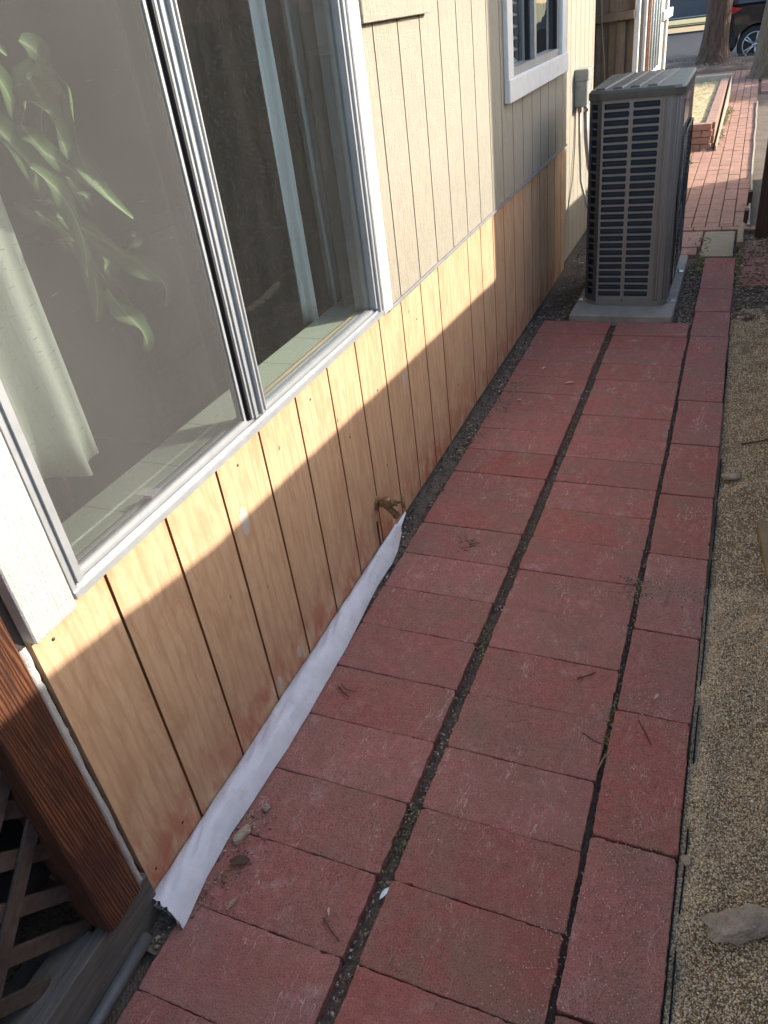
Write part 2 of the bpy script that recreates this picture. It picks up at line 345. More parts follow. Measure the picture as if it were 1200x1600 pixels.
def screenm():
    t = NT('insect_screen_mesh'); tr = t.node('ShaderNodeBsdfTransparent'); di = t.node('ShaderNodeBsdfDiffuse')
    c = t.ramp(t.noise(t.pos((1, 1, 1)), 2.2, 3, .5), [(.3, (.085,.082,.080)), (.7, (.12,.116,.112))]); t.l(c, di.inputs[0])
    w1 = t.noise(t.pos((1, 260, 18)), 1, 2, .5); w2 = t.noise(t.pos((1, 18, 260)), 1, 2, .5)
    wv = t.ramp(t.math('ADD', w1, w2), [(.38, .22), (.62, .50)])
    ws = t.ramp(t.noise(t.pos((1, 38, 330)), 1, 1, .5), [(.67, 0.), (.77, .26)])
    m = t.node('ShaderNodeMixShader'); t.l(t.math('ADD', t.math('MULTIPLY', wv, 1.), ws, clamp=True), m.inputs[0]); t.l(tr.outputs[0], m.inputs[1]); t.l(di.outputs[0], m.inputs[2]); t.l(m.outputs[0], t.out.inputs[0]); return t.m
M['screen'] = screenm()
# ---------------------------------------------------------------- ground
def gh(x, y):     # height of the gravel bed
    return -.020 + .030*min(1, max(0, (x-1.13)/.25)) + .028*mnoise.noise(Vector((x*6, y*5, 0)))*min(1, (x-1.1)/.09) + .014*mnoise.noise(Vector((x*16, y*13, 5)))*min(1, max(.3, (x-1.12)/.05))
g = MB()
xs = [-60, -8, -2, 0, 2, 8, 60]; ys = [-20, 0, 8, 16, 19.6]
g.add([(x, y, -.035) for y in ys for x in xs], [[j*7+i, j*7+i+1, (j+1)*7+i+1, (j+1)*7+i] for j in range(4) for i in range(6)])
tag(g.build('ground', M['dirt'], rec=False), kind='structure')
def sheet(name, m, x0, x1, y0, y1, hf, nx, ny, kind='structure', smooth=True):
    b = MB(); b.smooth = smooth
    b.add([(x0+(x1-x0)*i/nx, y0+(y1-y0)*j/ny, hf(x0+(x1-x0)*i/nx, y0+(y1-y0)*j/ny)) for j in range(ny+1) for i in range(nx+1)],
          [[j*(nx+1)+i, j*(nx+1)+i+1, (j+1)*(nx+1)+i+1, (j+1)*(nx+1)+i] for j in range(ny) for i in range(nx)])
    return tag(b.build(name, m, rec=False), kind=kind)
sheet('gravel_bed', M['gravelbase'], 1.119, 2.6, -2.5, 4.75, gh, 110, 360)
sheet('soil_strip', M['dirt'], -.02, .10, .55, 4.5, lambda x, y: -.012+.016*mnoise.noise(Vector((x*30, y*22, 1)))+.008*mnoise.noise(Vector((x*70, y*60, 1))), 16, 400)
sheet('soil_bed', M['dirt'], 1.10, 2.6, 4.752, 6.3, lambda x, y: -.018+.022*mnoise.noise(Vector((x*12, y*9, 1)))+.01*mnoise.noise(Vector((x*40, y*33, 1))), 60, 100)
sheet('street', M['asphalt'], -60, 60, 19.6, 32.2, lambda x, y: -.12, 2, 2)
sheet('kerb', M['concrete'], -60, 60, 32.204, 33.3, lambda x, y: .02, 2, 1)
sheet('lawn', M['lawn'], -60, 60, 33.304, 120, lambda x, y: .03, 2, 2)
b = MB(); b.box(-60, 60, 19.4, 19.598, -.2, .0); tag(b.build('kerb', M['concrete']), kind='structure')
# ---------------------------------------------------------------- pavers
def slab_mesh(name, w, d, h, mat, seed, jit=.0009, bev=.0024, n=40):
    r = random.Random(seed); out = []
    def side(ax, ay, bx, by, k):
        for i in range(k):
            t = i/k; out.append((ax+(bx-ax)*t, ay+(by-ay)*t))
    c = .004; W, D = w/2, d/2; nd = max(8, int(n*d/w))
    side(-W+c, -D, W-c, -D, n); side(W, -D+c, W, D-c, nd); side(W-c, D, -W+c, D, n); side(-W, D-c, -W, -D+c, nd)
    pts = []
    for x, y in out:
        wb = .0022*mnoise.noise(Vector((x*14, y*14, seed)))+.0012*mnoise.noise(Vector((x*60, y*60, seed+9))); ch = mnoise.noise(Vector((x*32, y*32, seed*3.1))); wb -= .006*max(0, ch-.42)*2.2
        L = max(abs(x)/W, abs(y)/D); pts.append((x*(1+wb/W)+r.gauss(0, jit*.5), y*(1+wb/D)+r.gauss(0, jit*.5)))
    N = len(pts); b = MB()
    vs = []
    for (ins, z) in ((bev*1.3, 0), (bev*.35, -bev*.35), (0, -bev*1.2), (0, -h)):
        for x, y in pts:
            L = max(abs(x)/W, abs(y)/D); k = r.uniform(.7, 1.5)
            vs.append((x*(1-ins*k/W), y*(1-ins*k/D), z+(r.gauss(0, .0003) if z else 0)))
    fs = [list(range(N))]
    for q in range(3):
        for i in range(N): fs.append([q*N+i, q*N+(i+1) % N, (q+1)*N+(i+1) % N, (q+1)*N+i])
    b.add(vs, fs, False); o = b.build(name, mat); return o
protoA = [slab_mesh('paver', .398, .1998, .04, M['paver'], s) for s in (1, 2, 3, 4, 5)]
def put(proto, used, x, y, z=0, rz=0, tilt=(0, 0), sc=(1, 1, 1)):
    o = proto if not used else proto.copy()
    if used: COL.objects.link(o)
    o.location = (x, y, z); o.rotation_euler = (tilt[0], tilt[1], rz); o.scale = sc; return o
ORD = ['lowest','second','third','fourth','fifth','sixth','seventh','eighth','ninth','tenth','eleventh','twelfth','thirteenth','fourteenth','fifteenth','sixteenth','seventeenth','eighteenth','nineteenth','twentieth','twenty-first','twenty-second','twenty-third']
def drift(y): return -.010*max(0, y-3)/1.5
cnt = 0; used = [0]*5
for colname, cx in (('wall-side column', .275), ('middle column', .709)):
    vis = 0
    for k in range(-6, 19):
        y0 = .677+.2015*k; i = random.randrange(5)
        o = put(protoA[i], used[i], cx+drift(y0)+random.uniform(-.002, .002), y0+.1007, random.uniform(-.0025, .0015), random.uniform(-.004, .004)+(math.pi if random.random() < .5 else 0), (random.uniform(-.004, .004), random.uniform(-.003, .003)))
        used[i] = 1
        if (cx < .5 and y0 < -.0) or (cx > .5 and y0 < .2):
            tag(o, 'red paver of the %s, %s one below the foot of the photo' % ('wall-side column' if cx < .5 else 'middle column', ['sixth', 'fifth', 'fourth', 'third', 'second', 'first', 'first'][k+6] if cx < .5 else ['seventh', 'sixth', 'fifth', 'fourth', 'third', 'second', 'first'][k+6]), 'paver', 'red pavers of the walkway'); continue
        tag(o, 'red paver, %s up from the foot of the photo in the %s' % (ORD[vis], colname), 'paver', 'red pavers of the walkway'); vis += 1
js = [-.88, -.48, -.08, .32, .725, 1.13, 1.533, 1.877, 2.279, 2.675, 3.082, 3.502, 3.923, 4.318, 4.71, 5.106, 5.44, 5.775]
pb = [slab_mesh('paver', .193, .398, .04, M['paver'], s+20, n=24) for s in (1, 2, 3)]; ub = [0]*3
for k in range(len(js)-1):
    i = random.randrange(3); L = js[k+1]-js[k]-.006; yc = (js[k]+js[k+1])/2
    o = put(pb[i], ub[i], 1.0195+drift(yc)*.9+random.uniform(-.003, .003), yc, random.uniform(0, .006), random.uniform(-.008, .008)+(math.pi if random.random() < .5 else 0), (random.uniform(-.004, .004), random.uniform(-.006, .006)), (1, L/.398, 1)); ub[i] = 1
    tag(o, ('lengthwise red border paver by the gravel, %s up from the foot of the photo' % ORD[k-3]) if k > 2 else 'lengthwise red border paver, %s one below the foot of the photo' % ['third', 'second', 'first'][k], 'paver', 'lengthwise border pavers beside the gravel')
def slab1(w, d, x, y, mat, label, seed, z=0, rz=0, h=.05):
    o = slab_mesh('paver', w, d, h, mat, seed, .0012); o.location = (x, y, z); o.rotation_euler = (0, 0, rz); return tag(o, label, 'paver')
slab1(.21, .64, .975, 6.115, M['slab'], 'square tan concrete slab at the far end of the border row', 31, .005)
slab1(.40, .41, .655, 6.255, M['brick'], 'reddish tan slab beyond the air conditioner, against the brick path', 32)
slab1(.37, .17, .655, 5.955, M['brick'], 'narrow reddish tan slab just behind the concrete pad', 33, -.004)
slab1(.42, .40, 1.34, 5.39, M['paver'], 'red paver lying in the soil right of the border row, nearest one', 34, .0, .02)
slab1(.40, .28, 1.345, 5.75, M['paver'], 'red paver in the soil behind the nearer soil paver, below the post', 35, -.004, -.02)
slab1(.21, .30, 1.22, 6.06, M['brick'], 'small tan red slab at the foot of the dark fence post', 36, -.002, .03)
# ---------------------------------------------------------------- brick path (one patterned surface)
b = MB(); r = random.Random(5)
def brickf(b, x0, x1, y0, y1, z, g=.003):
    z += r.uniform(-.0025, .0025); b.bbox(x0+g, x1-g, y0+g, y1-g, z-.04, z, .003)
for i in range(7): brickf(b, .46+.2*i-.08, .46+.2*(i+1)-.08, 6.49, 6.58, 0)
for i in range(-1, 7):
    x0 = .46+.1*i+.0; off = r.uniform(0, .2); y = 6.585
    y += off*.5+.05; brickf(b, x0, x0+.1, 6.585, y, 0)
    while y < 17.6:
        brickf(b, x0+.0*y, x0+.1, y, y+.2, 0); y += .2
for i in range(-30, 4) : pass
tag(b.build('brick_path', M['brick']), kind='structure')
b = MB(); y = 14.3; row = 0
while y < 17.4:
    x = -5+(row % 2)*.1
    while x < 5:
        if not (.35 < x < 1.2): brickf(b, x, x+.2, y, y+.1, 0)
        x += .2
    y += .1; row += 1
tag(b.build('sidewalk', M['brick']), kind='structure')
# ---------------------------------------------------------------- house
house = empty('house', 'cream clapboard house with bare plywood skirting panels and a big sliding window', 'house', (0, 0, 0))
S = .2032; GY = [.8596+S*k for k in range(0, 23)]
def siding(b, y0, y1, z0, z1, xf, th, gw=.0085, gd=.006, gm=1, grooves=None):
    gs = [q for q in (grooves or GY) if y0+gw < q < y1-gw]; cuts = [y0]
    for q in gs: cuts += [q-gw/2, q+gw/2]
    cuts.append(y1); prof = []
    for i in range(0, len(cuts), 2):
        a, c = cuts[i], cuts[i+1]; prof.append((a, c, xf, 0))
        if i+2 < len(cuts): prof.append((c, cuts[i+2], xf-gd, 1))
    xb = xf-th; px = None
    for (a, c, x, k) in prof:
        b.mi = gm if k else 0
        b.add([(x, a, z0), (x, c, z0), (x, c, z1), (x, a, z1)], [(0, 1, 2, 3)])
        b.mi = 0
        b.add([(x, a, z1), (x, c, z1), (xb, c, z1), (xb, a, z1)], [(0, 1, 2, 3)]); b.add([(x, a, z0), (x, c, z0), (xb, c, z0), (xb, a, z0)], [(3, 2, 1, 0)])
        b.mi = gm
        if px is not None and px != x: b.add([(px, a, z0), (x, a, z0), (x, a, z1), (px, a, z1)], [(0, 1, 2, 3)])
        px = x
    b.mi = 0; b.add([(xf, y0, z0), (xb, y0, z0), (xb, y0, z1), (xf, y0, z1)], [(0, 1, 2, 3)]); b.add([(xf, y1, z0), (xb, y1, z0), (xb, y1, z1), (xf, y1, z1)], [(3, 2, 1, 0)])
ZT = 2.75
b = MB(); siding(b, .656, 3.093, .024, .828, 0, .015); p1 = b.build('plywood_panel', [M['ply'], M['ply_groove']], house)
p1['label'] = 'near bare plywood panel under the big window, red stained'
b = MB(); siding(b, 3.0965, 5.452, .024, .820, -.003, .015); p2 = b.build('plywood_panel', [M['ply'], M['ply_groove']], house)
p2['label'] = 'far bare plywood panel, from the panel seam to the corner'
b = MB(); CR = [M['cream'], M['cream_groove_shade']]
gup = []
for q in GY: gup += [q]
rr = random.Random(3)
siding(b, 2.372, 3.985, .834, ZT, .004, .015, .0078, .005, 1, gup); siding(b, 3.985, 5.30, .834, 1.30, .004, .015, .0078, .005, 1, gup)
siding(b, 5.30, 5.458, .834, ZT, .004, .015, .0078, .005, 1, gup); siding(b, 3.985, 5.30, 2.45, ZT, .004, .015, .0078, .005, 1, gup)
siding(b, .60, 2.372, 2.2, ZT, .004, .015, .0078, .005, 1, gup); siding(b, -1.5, .60, 1.0, ZT, .004, .015, .006, .004, 1, [-1.37+S*k for k in range(10)])
siding(b, 5.462, 6.50, .065, ZT, -.006, .015, .006, .004, 1, [5.462+.16*k for k in range(1, 7)])
b.build('wall_siding', CR, house)
b = MB()   # wall core behind the boards, with its openings
for (y0, y1, z0, z1) in ((.62, 5.458, -.03, .815), (.62, .765, .815, 2.2), (2.31, 4.0, .815, 2.2), (4.0, 5.28, .815, 1.31), (5.28, 6.49, .815, 2.2), (5.458, 6.49, .03, .815), (.62, 6.49, 2.2, 2.74), (-1.5, .62, .98, 2.74)):
    b.box(-.14, -.0185, y0, y1, z0, z1)
b.build('wall_core', M['room'], house)
b = MB(); b.box(-.001, .008, 2.36, 5.458, .8215, .8325); b.box(-.0, .013, 2.36, 5.458, .8225, .8262); b.build('flashing_strip', M['tape'], house)
b = MB(); b.bbox(.006, .026, 2.376, 2.955, 1.662, 1.80, .002); b.build('trim_board', M['cream'], house)
# flaking white corner strip beside the panel
b = MB(); n = 120; vs = []; r = random.Random(9)
for i in range(n+1):
    z = .03+.81*i/n; e = .0035*mnoise.noise(Vector((z*9, 0, 0)))+.0035*mnoise.noise(Vector((z*60, 3, 0)))*abs(mnoise.noise(Vector((z*6, 8, 0))))*2
    e2 = .002*mnoise.noise(Vector((z*30, 7, 0)))
    vs += [(-.01, .616+e2, z), (.016, .618+e2, z), (.018+e2, .634+e, z), (-.01, .635+e, z)]
fs = [[i*4+k, i*4+(k+1) % 4, (i+1)*4+(k+1) % 4, (i+1)*4+k] for i in range(n) for k in range(4)]+[[0, 1, 2, 3]]
b.add(vs, fs, True); b.build('corner_strip', M['white_trim'], house)
b = MB(); b.bbox(-.01, .024, .651, .7585, .829, 2.3, .003); o = b.build('trim_board', M['white_trim'], house); o['label'] = 'rough white trim board left of the big window'
b = MB(); b.bbox(-.01, .022, 2.287, 2.367, .834, 2.3, .003); b.build('trim_board', M['white_trim'], house)['label'] = 'rough white trim board right of the big window'
# --- big sliding window
WY0, WY1, WZ0, WZ1 = .765, 2.28, .838, 2.19
fr = MB()
fr.box(-.075, .012, WY0, WY1, WZ0, .8495); fr.box(.0, .0225, WY0, WY1, .8405, .8545); fr.box(-.02, -.002, WY0, WY1, .8498, .868); fr.box(-.034, -.027, WY0, WY1, .8498, .862); fr.box(-.05, -.043, WY0, WY1, .8498, .862)
fr.box(.006, .0105, WY0, WY1, .8547, .861)
fr.box(-.075, .018, WY0, WY0+.014, .855, WZ1); fr.box(.0, .0235, WY0+.0142, WY0+.03, .8685, WZ1); fr.box(-.075, .018, WY1-.012, WY1, .855, WZ1); fr.box(-.03, .010, WY1-.026, WY1-.0122, .8685, WZ1)
fr.box(-.075, .018, WY0, WY1, WZ1+.0005, WZ1+.02)
win = fr.build('window', M['alu'], house); win['label'] = 'big aluminium sliding window, insect screen on its left half'
b = MB(); b.box(-.030, .004, 1.452, 1.468, .8685, WZ1); b.box(.0042, .009, 1.462, 1.480, .8685, WZ1); b.box(-.02, .0195, 1.4805, 1.487, .8685, WZ1); b.box(-.02, .008, 1.4872, 1.503, .8685, WZ1); b.box(-.018, .0150, 1.5032, 1.508, .8685, WZ1)
b.build('meeting_stile', M['alu'], win)
b = MB(); b.box(-.028, -.0045, 1.432, 1.4515, .869, WZ1); b.box(-.004, .004, 1.4435, 1.4517, .869, WZ1); b.build('gasket', M['rubber'], win)
b = MB(); b.box(-.012, .0, WY0+.0305, WY0+.036, .869, WZ1); b.build('gasket', M['rubber'], win)
b = MB(); b.box(-.010, -.001, WY0+.036, 1.432, .8685, .8765); b.box(-.010, -.001, WY0+.037, WY0+.045, .877, WZ1); b.box(-.0102, -.0012, 1.4235, 1.4315, .877, WZ1); b.build('screen_frame', M['alu'], win)
b = MB(); b.add([(-.0055, WY0+.045, .8768), (-.0055, 1.4233, .8768), (-.0055, 1.4233, WZ1), (-.0055, WY0+.045, WZ1)], [(0, 1, 2, 3)]); b.build('insect_screen', M['screen'], win, rec=False)
b = MB(); b.add([(-.038, WY0+.016, .864), (-.038, 1.46, .864), (-.038, 1.46, WZ1), (-.038, WY0+.016, WZ1)], [(0, 1, 2, 3)]); b.build('pane', M['glass'], win, rec=False)
b = MB(); b.add([(-.012, 1.506, .8695), (-.012, WY1-.0265, .8695), (-.012, WY1-.0265, WZ1), (-.012, 1.506, WZ1)], [(0, 1, 2, 3)]); b.build('pane', M['glass'], win, rec=False)
b = MB(); b.box(-.067, -.0515, 1.506, WY1-.03, .8500, .859); b.build('wood_stop', M['pinewood'], win)
b = MB(); b.box(-.0375, -.016, 1.06, 1.085, .8705, .879); b.box(-.034, -.020, 1.087, 1.096, .8705, .876); b.build('sash_latch', M['alu'], win)
b = MB(); b.box(-.19, -.0755, WY0-.1, WY1+.12, .820, .8505); b.build('window_sill', M['tile'], house)
# --- small far window
sw = MB(); sw.box(-.06, .004, 4.062, 5.198, 1.352, 1.366); sw.box(-.06, .004, 4.062, 4.078, 1.3665, 2.4); sw.box(-.06, .004, 5.182, 5.198, 1.3665, 2.4); sw.box(-.06, .010, 4.0785, 5.1815, 1.3665, 1.386)
sw.box(-.03, .012, 4.555, 4.60, 1.3865, 2.4); sw.box(-.03, .006, 5.155, 5.1815, 1.3865, 2.4); sw.box(-.06, -.035, 4.52, 4.554, 1.3865, 2.4)
sw2 = sw.build('window', M['alu'], house); sw2['label'] = 'small white framed window in the shaded wall'
b = MB(); b.box(-.034, -.012, 4.535, 4.5545, 1.387, 2.4); b.build('gasket', M['rubber'], sw2)
b = MB(); b.box(-.02, .003, 5.146, 5.1548, 1.387, 2.4); b.build('gasket', M['rubber'], sw2)
b = MB(); b.add([(-.04, 4.079, 1.387), (-.04, 4.53, 1.387), (-.04, 4.53, 2.4), (-.04, 4.079, 2.4)], [(0, 1, 2, 3)]); b.build('pane', M['glass'], sw2, rec=False)
b = MB(); b.add([(-.02, 4.601, 1.387), (-.02, 5.15, 1.387), (-.02, 5.15, 2.4), (-.02, 4.601, 2.4)], [(0, 1, 2, 3)]); b.build('pane', M['glass'], sw2, rec=False)
b = MB(); b.bbox(.0045, .028, 3.965, 4.060, 1.352, 2.45, .002); b.bbox(.0045, .026, 5.2, 5.325, 1.352, 2.45, .002); b.bbox(.0045, .034, 3.962, 5.345, 1.252, 1.3515, .003); b.build('trim_board', M['white'], sw2)
b = MB()
for k in range(22):
    z = 1.40+.05*k; Mx = Matrix.Translation((-.09, 4.31, z)) @ Matrix.Rotation(.5, 4, 'Y'); b.box(-.025, .025, -.225, .22, -.0012, .0012, Mx)
b.build('blind', M['blind'], sw2)
# --- room behind the windows
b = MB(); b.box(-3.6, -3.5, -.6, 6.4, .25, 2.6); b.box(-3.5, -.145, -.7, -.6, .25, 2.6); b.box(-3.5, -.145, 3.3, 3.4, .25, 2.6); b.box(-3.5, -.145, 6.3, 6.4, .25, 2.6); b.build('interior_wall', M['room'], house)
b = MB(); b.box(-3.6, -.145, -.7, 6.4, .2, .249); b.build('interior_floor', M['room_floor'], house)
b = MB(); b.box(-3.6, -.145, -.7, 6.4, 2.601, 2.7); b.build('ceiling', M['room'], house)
b = MB(); b.add([(.25, -1.6, 2.72), (.25, 6.6, 2.72), (-3.7, 6.6, 4.0), (-3.7, -1.6, 4.0), (.25, -1.6, 2.77), (.25, 6.6, 2.77), (-3.7, 6.6, 4.06), (-3.7, -1.6, 4.06)], [(0, 1, 2, 3), (7, 6, 5, 4), (0, 4, 5, 1), (1, 5, 6, 2), (2, 6, 7, 3), (3, 7, 4, 0)]); b.build('roof', M['dark_wood'], house)
# curtains
def drape(name, mat, y0, y1, xb, zb, label, amp=.022, waves=3, hem=None, seed=1, cat='curtain', z1=2.15):
    b = MB(); ny, nz = 60, 14; vs = []
    for j in range(nz+1):
        for i in range(ny+1):
            t = i/ny; s = j/nz; y = y0+(y1-y0)*t; bot = zb+(hem(t) if hem else 0)
            z = bot+(z1-bot)*s; x = xb+amp*math.sin(t*waves*6.283+seed)*(1-.25*s)+.006*mnoise.noise(Vector((t*9, s*3, seed)))
            vs.append((x, y+.012*math.sin(s*3+seed)*(1-s), z))
    b.add(vs, [[j*(ny+1)+i, j*(ny+1)+i+1, (j+1)*(ny+1)+i+1, (j+1)*(ny+1)+i] for j in range(nz) for i in range(ny)], True)
    o = b.build(name, mat, rec=False); md = o.modifiers.new('s', 'SOLIDIFY'); md.thickness = .002
    return tag(o, label, cat)
drape('curtain', M['curtain'], .66, 1.135, -.20, .89, 'pale sage curtain at the left end of the big window', .034, 3.6, lambda t: .03-.03*math.cos(t*14)*.5, 2)
drape('curtain', M['curtain2'], 2.17, 2.235, -.20, .845, 'narrow pale blue grey drape edge, leftmost in the right-hand pane', .02, 1.3, lambda t: .015*t, 4)
drape('curtain', M['curtain2'], 2.33, 2.44, -.215, .83, 'rolled grey drape fold in the right-hand pane', .03, .8, None, 1.2)
drape('curtain', M['curtain2'], 2.47, 2.70, -.235, .60, 'flat grey drape panel beside the right window jamb', .006, .6, None, 3)
# low furniture glimpsed inside
t = empty('cabinet', 'low brown cabinet with paler drawers glimpsed inside the dark room', 'cabinet', (-1.35, 2.7, .25))
b = MB(); b.bbox(-.25, .25, -.45, .45, 0, .85, .01); o = b.build('carcass', simple('brown_cabinet', (.10,.06,.035), .6), t)
for k in range(3): b = MB(); b.bbox(.2505, .262, -.40, .40, .06+.26*k, .28+.26*k, .004); b.build('drawer', simple('drawer_front', (.17,.125,.085), .5), t)
# houseplant
pl = empty('houseplant', 'tall potted corn plant with long drooping striped leaves behind the screen', 'plant', (-.42, 1.16, .25))
L = [([(1.256,1.719),(1.282,1.7),(1.326,1.665),(1.395,1.628),(1.402,1.555),(1.4,1.49),(1.419,1.417),(1.446,1.361)],.042,-.25),
([(1.21,1.665),(1.223,1.664),(1.259,1.632),(1.291,1.595),(1.301,1.555),(1.28,1.514)],.045,-.2),
([(1.167,1.592),(1.204,1.57),(1.243,1.534),(1.286,1.499),(1.301,1.458)],.032,-.19),
([(1.2,1.62),(1.234,1.57),(1.258,1.518),(1.279,1.468),(1.281,1.4),(1.275,1.332),(1.278,1.247),(1.279,1.183)],.055,-.27),
([(1.227,1.421),(1.285,1.373),(1.317,1.329),(1.357,1.276),(1.401,1.223),(1.406,1.173)],.042,-.2),
([(1.284,1.253),(1.283,1.202),(1.298,1.146),(1.302,1.101)],.036,-.21), ([(1.254,1.46),(1.267,1.445),(1.284,1.426)],.018,-.22),
([(1.328,1.653),(1.344,1.633),(1.354,1.601),(1.341,1.562)],.036,-.35), ([(1.361,1.601),(1.375,1.574),(1.381,1.531)],.03,-.33),
([(1.247,1.342),(1.26,1.315),(1.263,1.281)],.018,-.2), ([(1.42,1.346),(1.428,1.277),(1.439,1.21),(1.431,1.165)],.05,-.33),
([(1.209,1.436),(1.23,1.398),(1.246,1.353)],.02,-.25), ([(1.229,1.454),(1.244,1.446),(1.257,1.431)],.022,-.3), ([(1.495,1.326),(1.505,1.301),(1.489,1.277)],.03,-.33),
([(1.18,1.75),(1.20,1.80),(1.27,1.82),(1.36,1.78),(1.42,1.70)],.05,-.4), ([(1.15,1.7),(1.08,1.78),(1.0,1.76),(.94,1.66)],.05,-.42), ([(1.19,1.60),(1.25,1.585),(1.31,1.54),(1.345,1.47),(1.35,1.40)],.03,-.31), ([(1.22,1.45),(1.27,1.40),(1.30,1.33),(1.33,1.25),(1.34,1.19)],.034,-.30), ([(1.18,1.52),(1.21,1.46),(1.22,1.38),(1.215,1.30)],.03,-.22), ([(1.27,1.36),(1.33,1.33),(1.385,1.28),(1.40,1.22)],.028,-.34), ([(1.2,1.68),(1.27,1.69),(1.34,1.66),(1.37,1.60),(1.375,1.53)],.032,-.36)]
def leafmesh(pts, wd, x0, seed):
    r = random.Random(seed); P = [Vector((x0+.04*math.sin(i*.8+seed), p[0], p[1])) for i, p in enumerate(pts)]; Q = []
    for i in range(len(P)-1):
        for s in range(4):
            t = s/4; a = P[max(i-1, 0)]; bb = P[i]; c = P[i+1]; d = P[min(i+2, len(P)-1)]
            Q.append(.5*((2*bb)+(c-a)*t+(2*a-5*bb+4*c-d)*t*t+(3*bb-a-3*c+d)*t**3))
    Q.append(P[-1]); n = len(Q); vs = []; at = []; b = MB(); b.smooth = True
    tw = r.uniform(-.25, .25); wd *= .98
    for i, q in enumerate(Q):
        u = i/(n-1); d = (Q[min(i+1, n-1)]-Q[max(i-1, 0)]).normalized(); h = wd*.66*math.sin(math.pi*min(.985, .10+.88*u**.85))**.8+.0008
        if len(pts) < 4: h = wd*.5*math.sin(math.pi*min(.97, max(.06, u)))
        ang = tw+.95*math.sin(u*6.5+seed*1.7); sd = d.cross(Vector((1, 0, 0))).normalized(); nr = Vector((.62, -.72, .25)).normalized(); sd = d.cross(nr).normalized(); s = sd*math.cos(ang)+nr*math.sin(ang); up = nr*math.cos(ang)-sd*math.sin(ang)
        for k in range(-2, 3): vs.append(q+s*h*k/2+up*abs(k)*h*.30); at.append((k+2)/4)
    b.add(vs, [[i*5+k, i*5+k+1, (i+1)*5+k+1, (i+1)*5+k] for i in range(n-1) for k in range(4)], True)
    return b, at
for i, (pts, wd, x0) in enumerate(L):
    b, at = leafmesh(pts, wd, x0+.05, i+1); o = b.build('leaf', M['plant'], None, rec=False); a = o.data.attributes.new('rnd', 'FLOAT', 'POINT'); a.data.foreach_set('value', at); rel(o, pl)
b = MB(); b.tube([(0, 0, .25), (.02, .01, .7), (.0, .03, 1.1), (.08, .06, 1.46)], [.02, .018, .016, .012], 10); b.build('stem', M['bark2'], pl)
b = MB(); b.tube([(0, 0, 0), (0, 0, .02), (0, 0, .28), (0, 0, .30)], [.11, .12, .155, .16], 24); b.build('pot', M['white'], pl)
# ---------------------------------------------------------------- white-trimmed bay beyond
bay = empty('house_annex', 'sunlit white trimmed wall bay with tall narrow window beyond the gate', 'building', (.25, 7, 0))
def add(b, nm, mt, par):
    return rel(b.build(nm, mt), par)
b = MB(); b.box(-.6, .262, 7.02, 8.75, 0, 2.7); add(b, 'wall', M['cream'], bay)
b = MB(); b.bbox(.2625, .285, 7.02, 7.14, 0, 2.7); b.bbox(.2625, .285, 8.12, 8.25, 0, 2.7); b.bbox(.2625, .285, 8.65, 8.76, 0, 2.7); b.bbox(.2625, .283, 7.145, 8.115, .75, 1.0); add(b, 'trim_board', M['white'], bay)
b = MB(); b.box(.2625, .2665, 7.145, 8.115, 1.003, 2.7); fw = add(b, 'window', M['car_glass'], bay)
b = MB()
for k in range(5): b.tube([(.269, 7.25+.19*k, 1.01), (.269, 7.25+.19*k, 2.7)], .028, 8)
rel(b.build('drape', M['curtain2']), bay)
b = MB(); b.tube([(.30, 7.085, 0), (.30, 7.085, 2.7)], .014, 8); add(b, 'copper_pipe', simple('copper_brown', (.36,.19,.11), .6), bay)
b = MB(); b.bbox(.2855, .31, 8.1, 8.9, 1.33, 1.40); add(b, 'rail', M['white'], bay)
# gate of weathered boards between the two walls
gt = empty('fence_gate', 'weathered brown board gate with a cap rail behind the air conditioner', 'gate', (.08, 6.75, 0))
b = MB(); r = random.Random(4)
for k, (x0, x1, yy) in enumerate(((-.26, -.135, 0), (-.132, -.03, .012), (-.028, .055, 0), (.058, .15, .014))):
    b.bbox(x0, x1, yy, yy+.018, .04, 1.75+.01*k, .002)
b.build('board_panel', M['fence_wood'], gt)
b = MB(); b.bbox(-.115, -.075, -.03, -.002, .04, 1.42); b.bbox(.035, .095, -.03, -.002, .04, 1.42); b.build('batten', M['fence_wood'], gt)
b = MB(); b.bbox(-.25, .20, -.075, -.001, 1.425, 1.475, .003, Matrix.Rotation(-.03, 4, 'Y')); b.build('rail', M['fence_wood'], gt)
b = MB(); b.bbox(-.22, -.15, -.05, -.002, .02, 1.9); b.build('post', M['dark_wood'], gt)
b = MB(); b.bbox(.155, .19, -.03, .02, .02, 1.9); b.build('jamb', M['white'], gt)
b = MB(); b.tube([(-.0, 6.66, 1.75), (.02, 6.655, 1.4), (.045, 6.66, 1.15), (.06, 6.66, .9)], .0035, 6); tag(b.build('wire', M['drytwig']), 'thin slack wire hanging down the weathered board gate', 'wire')
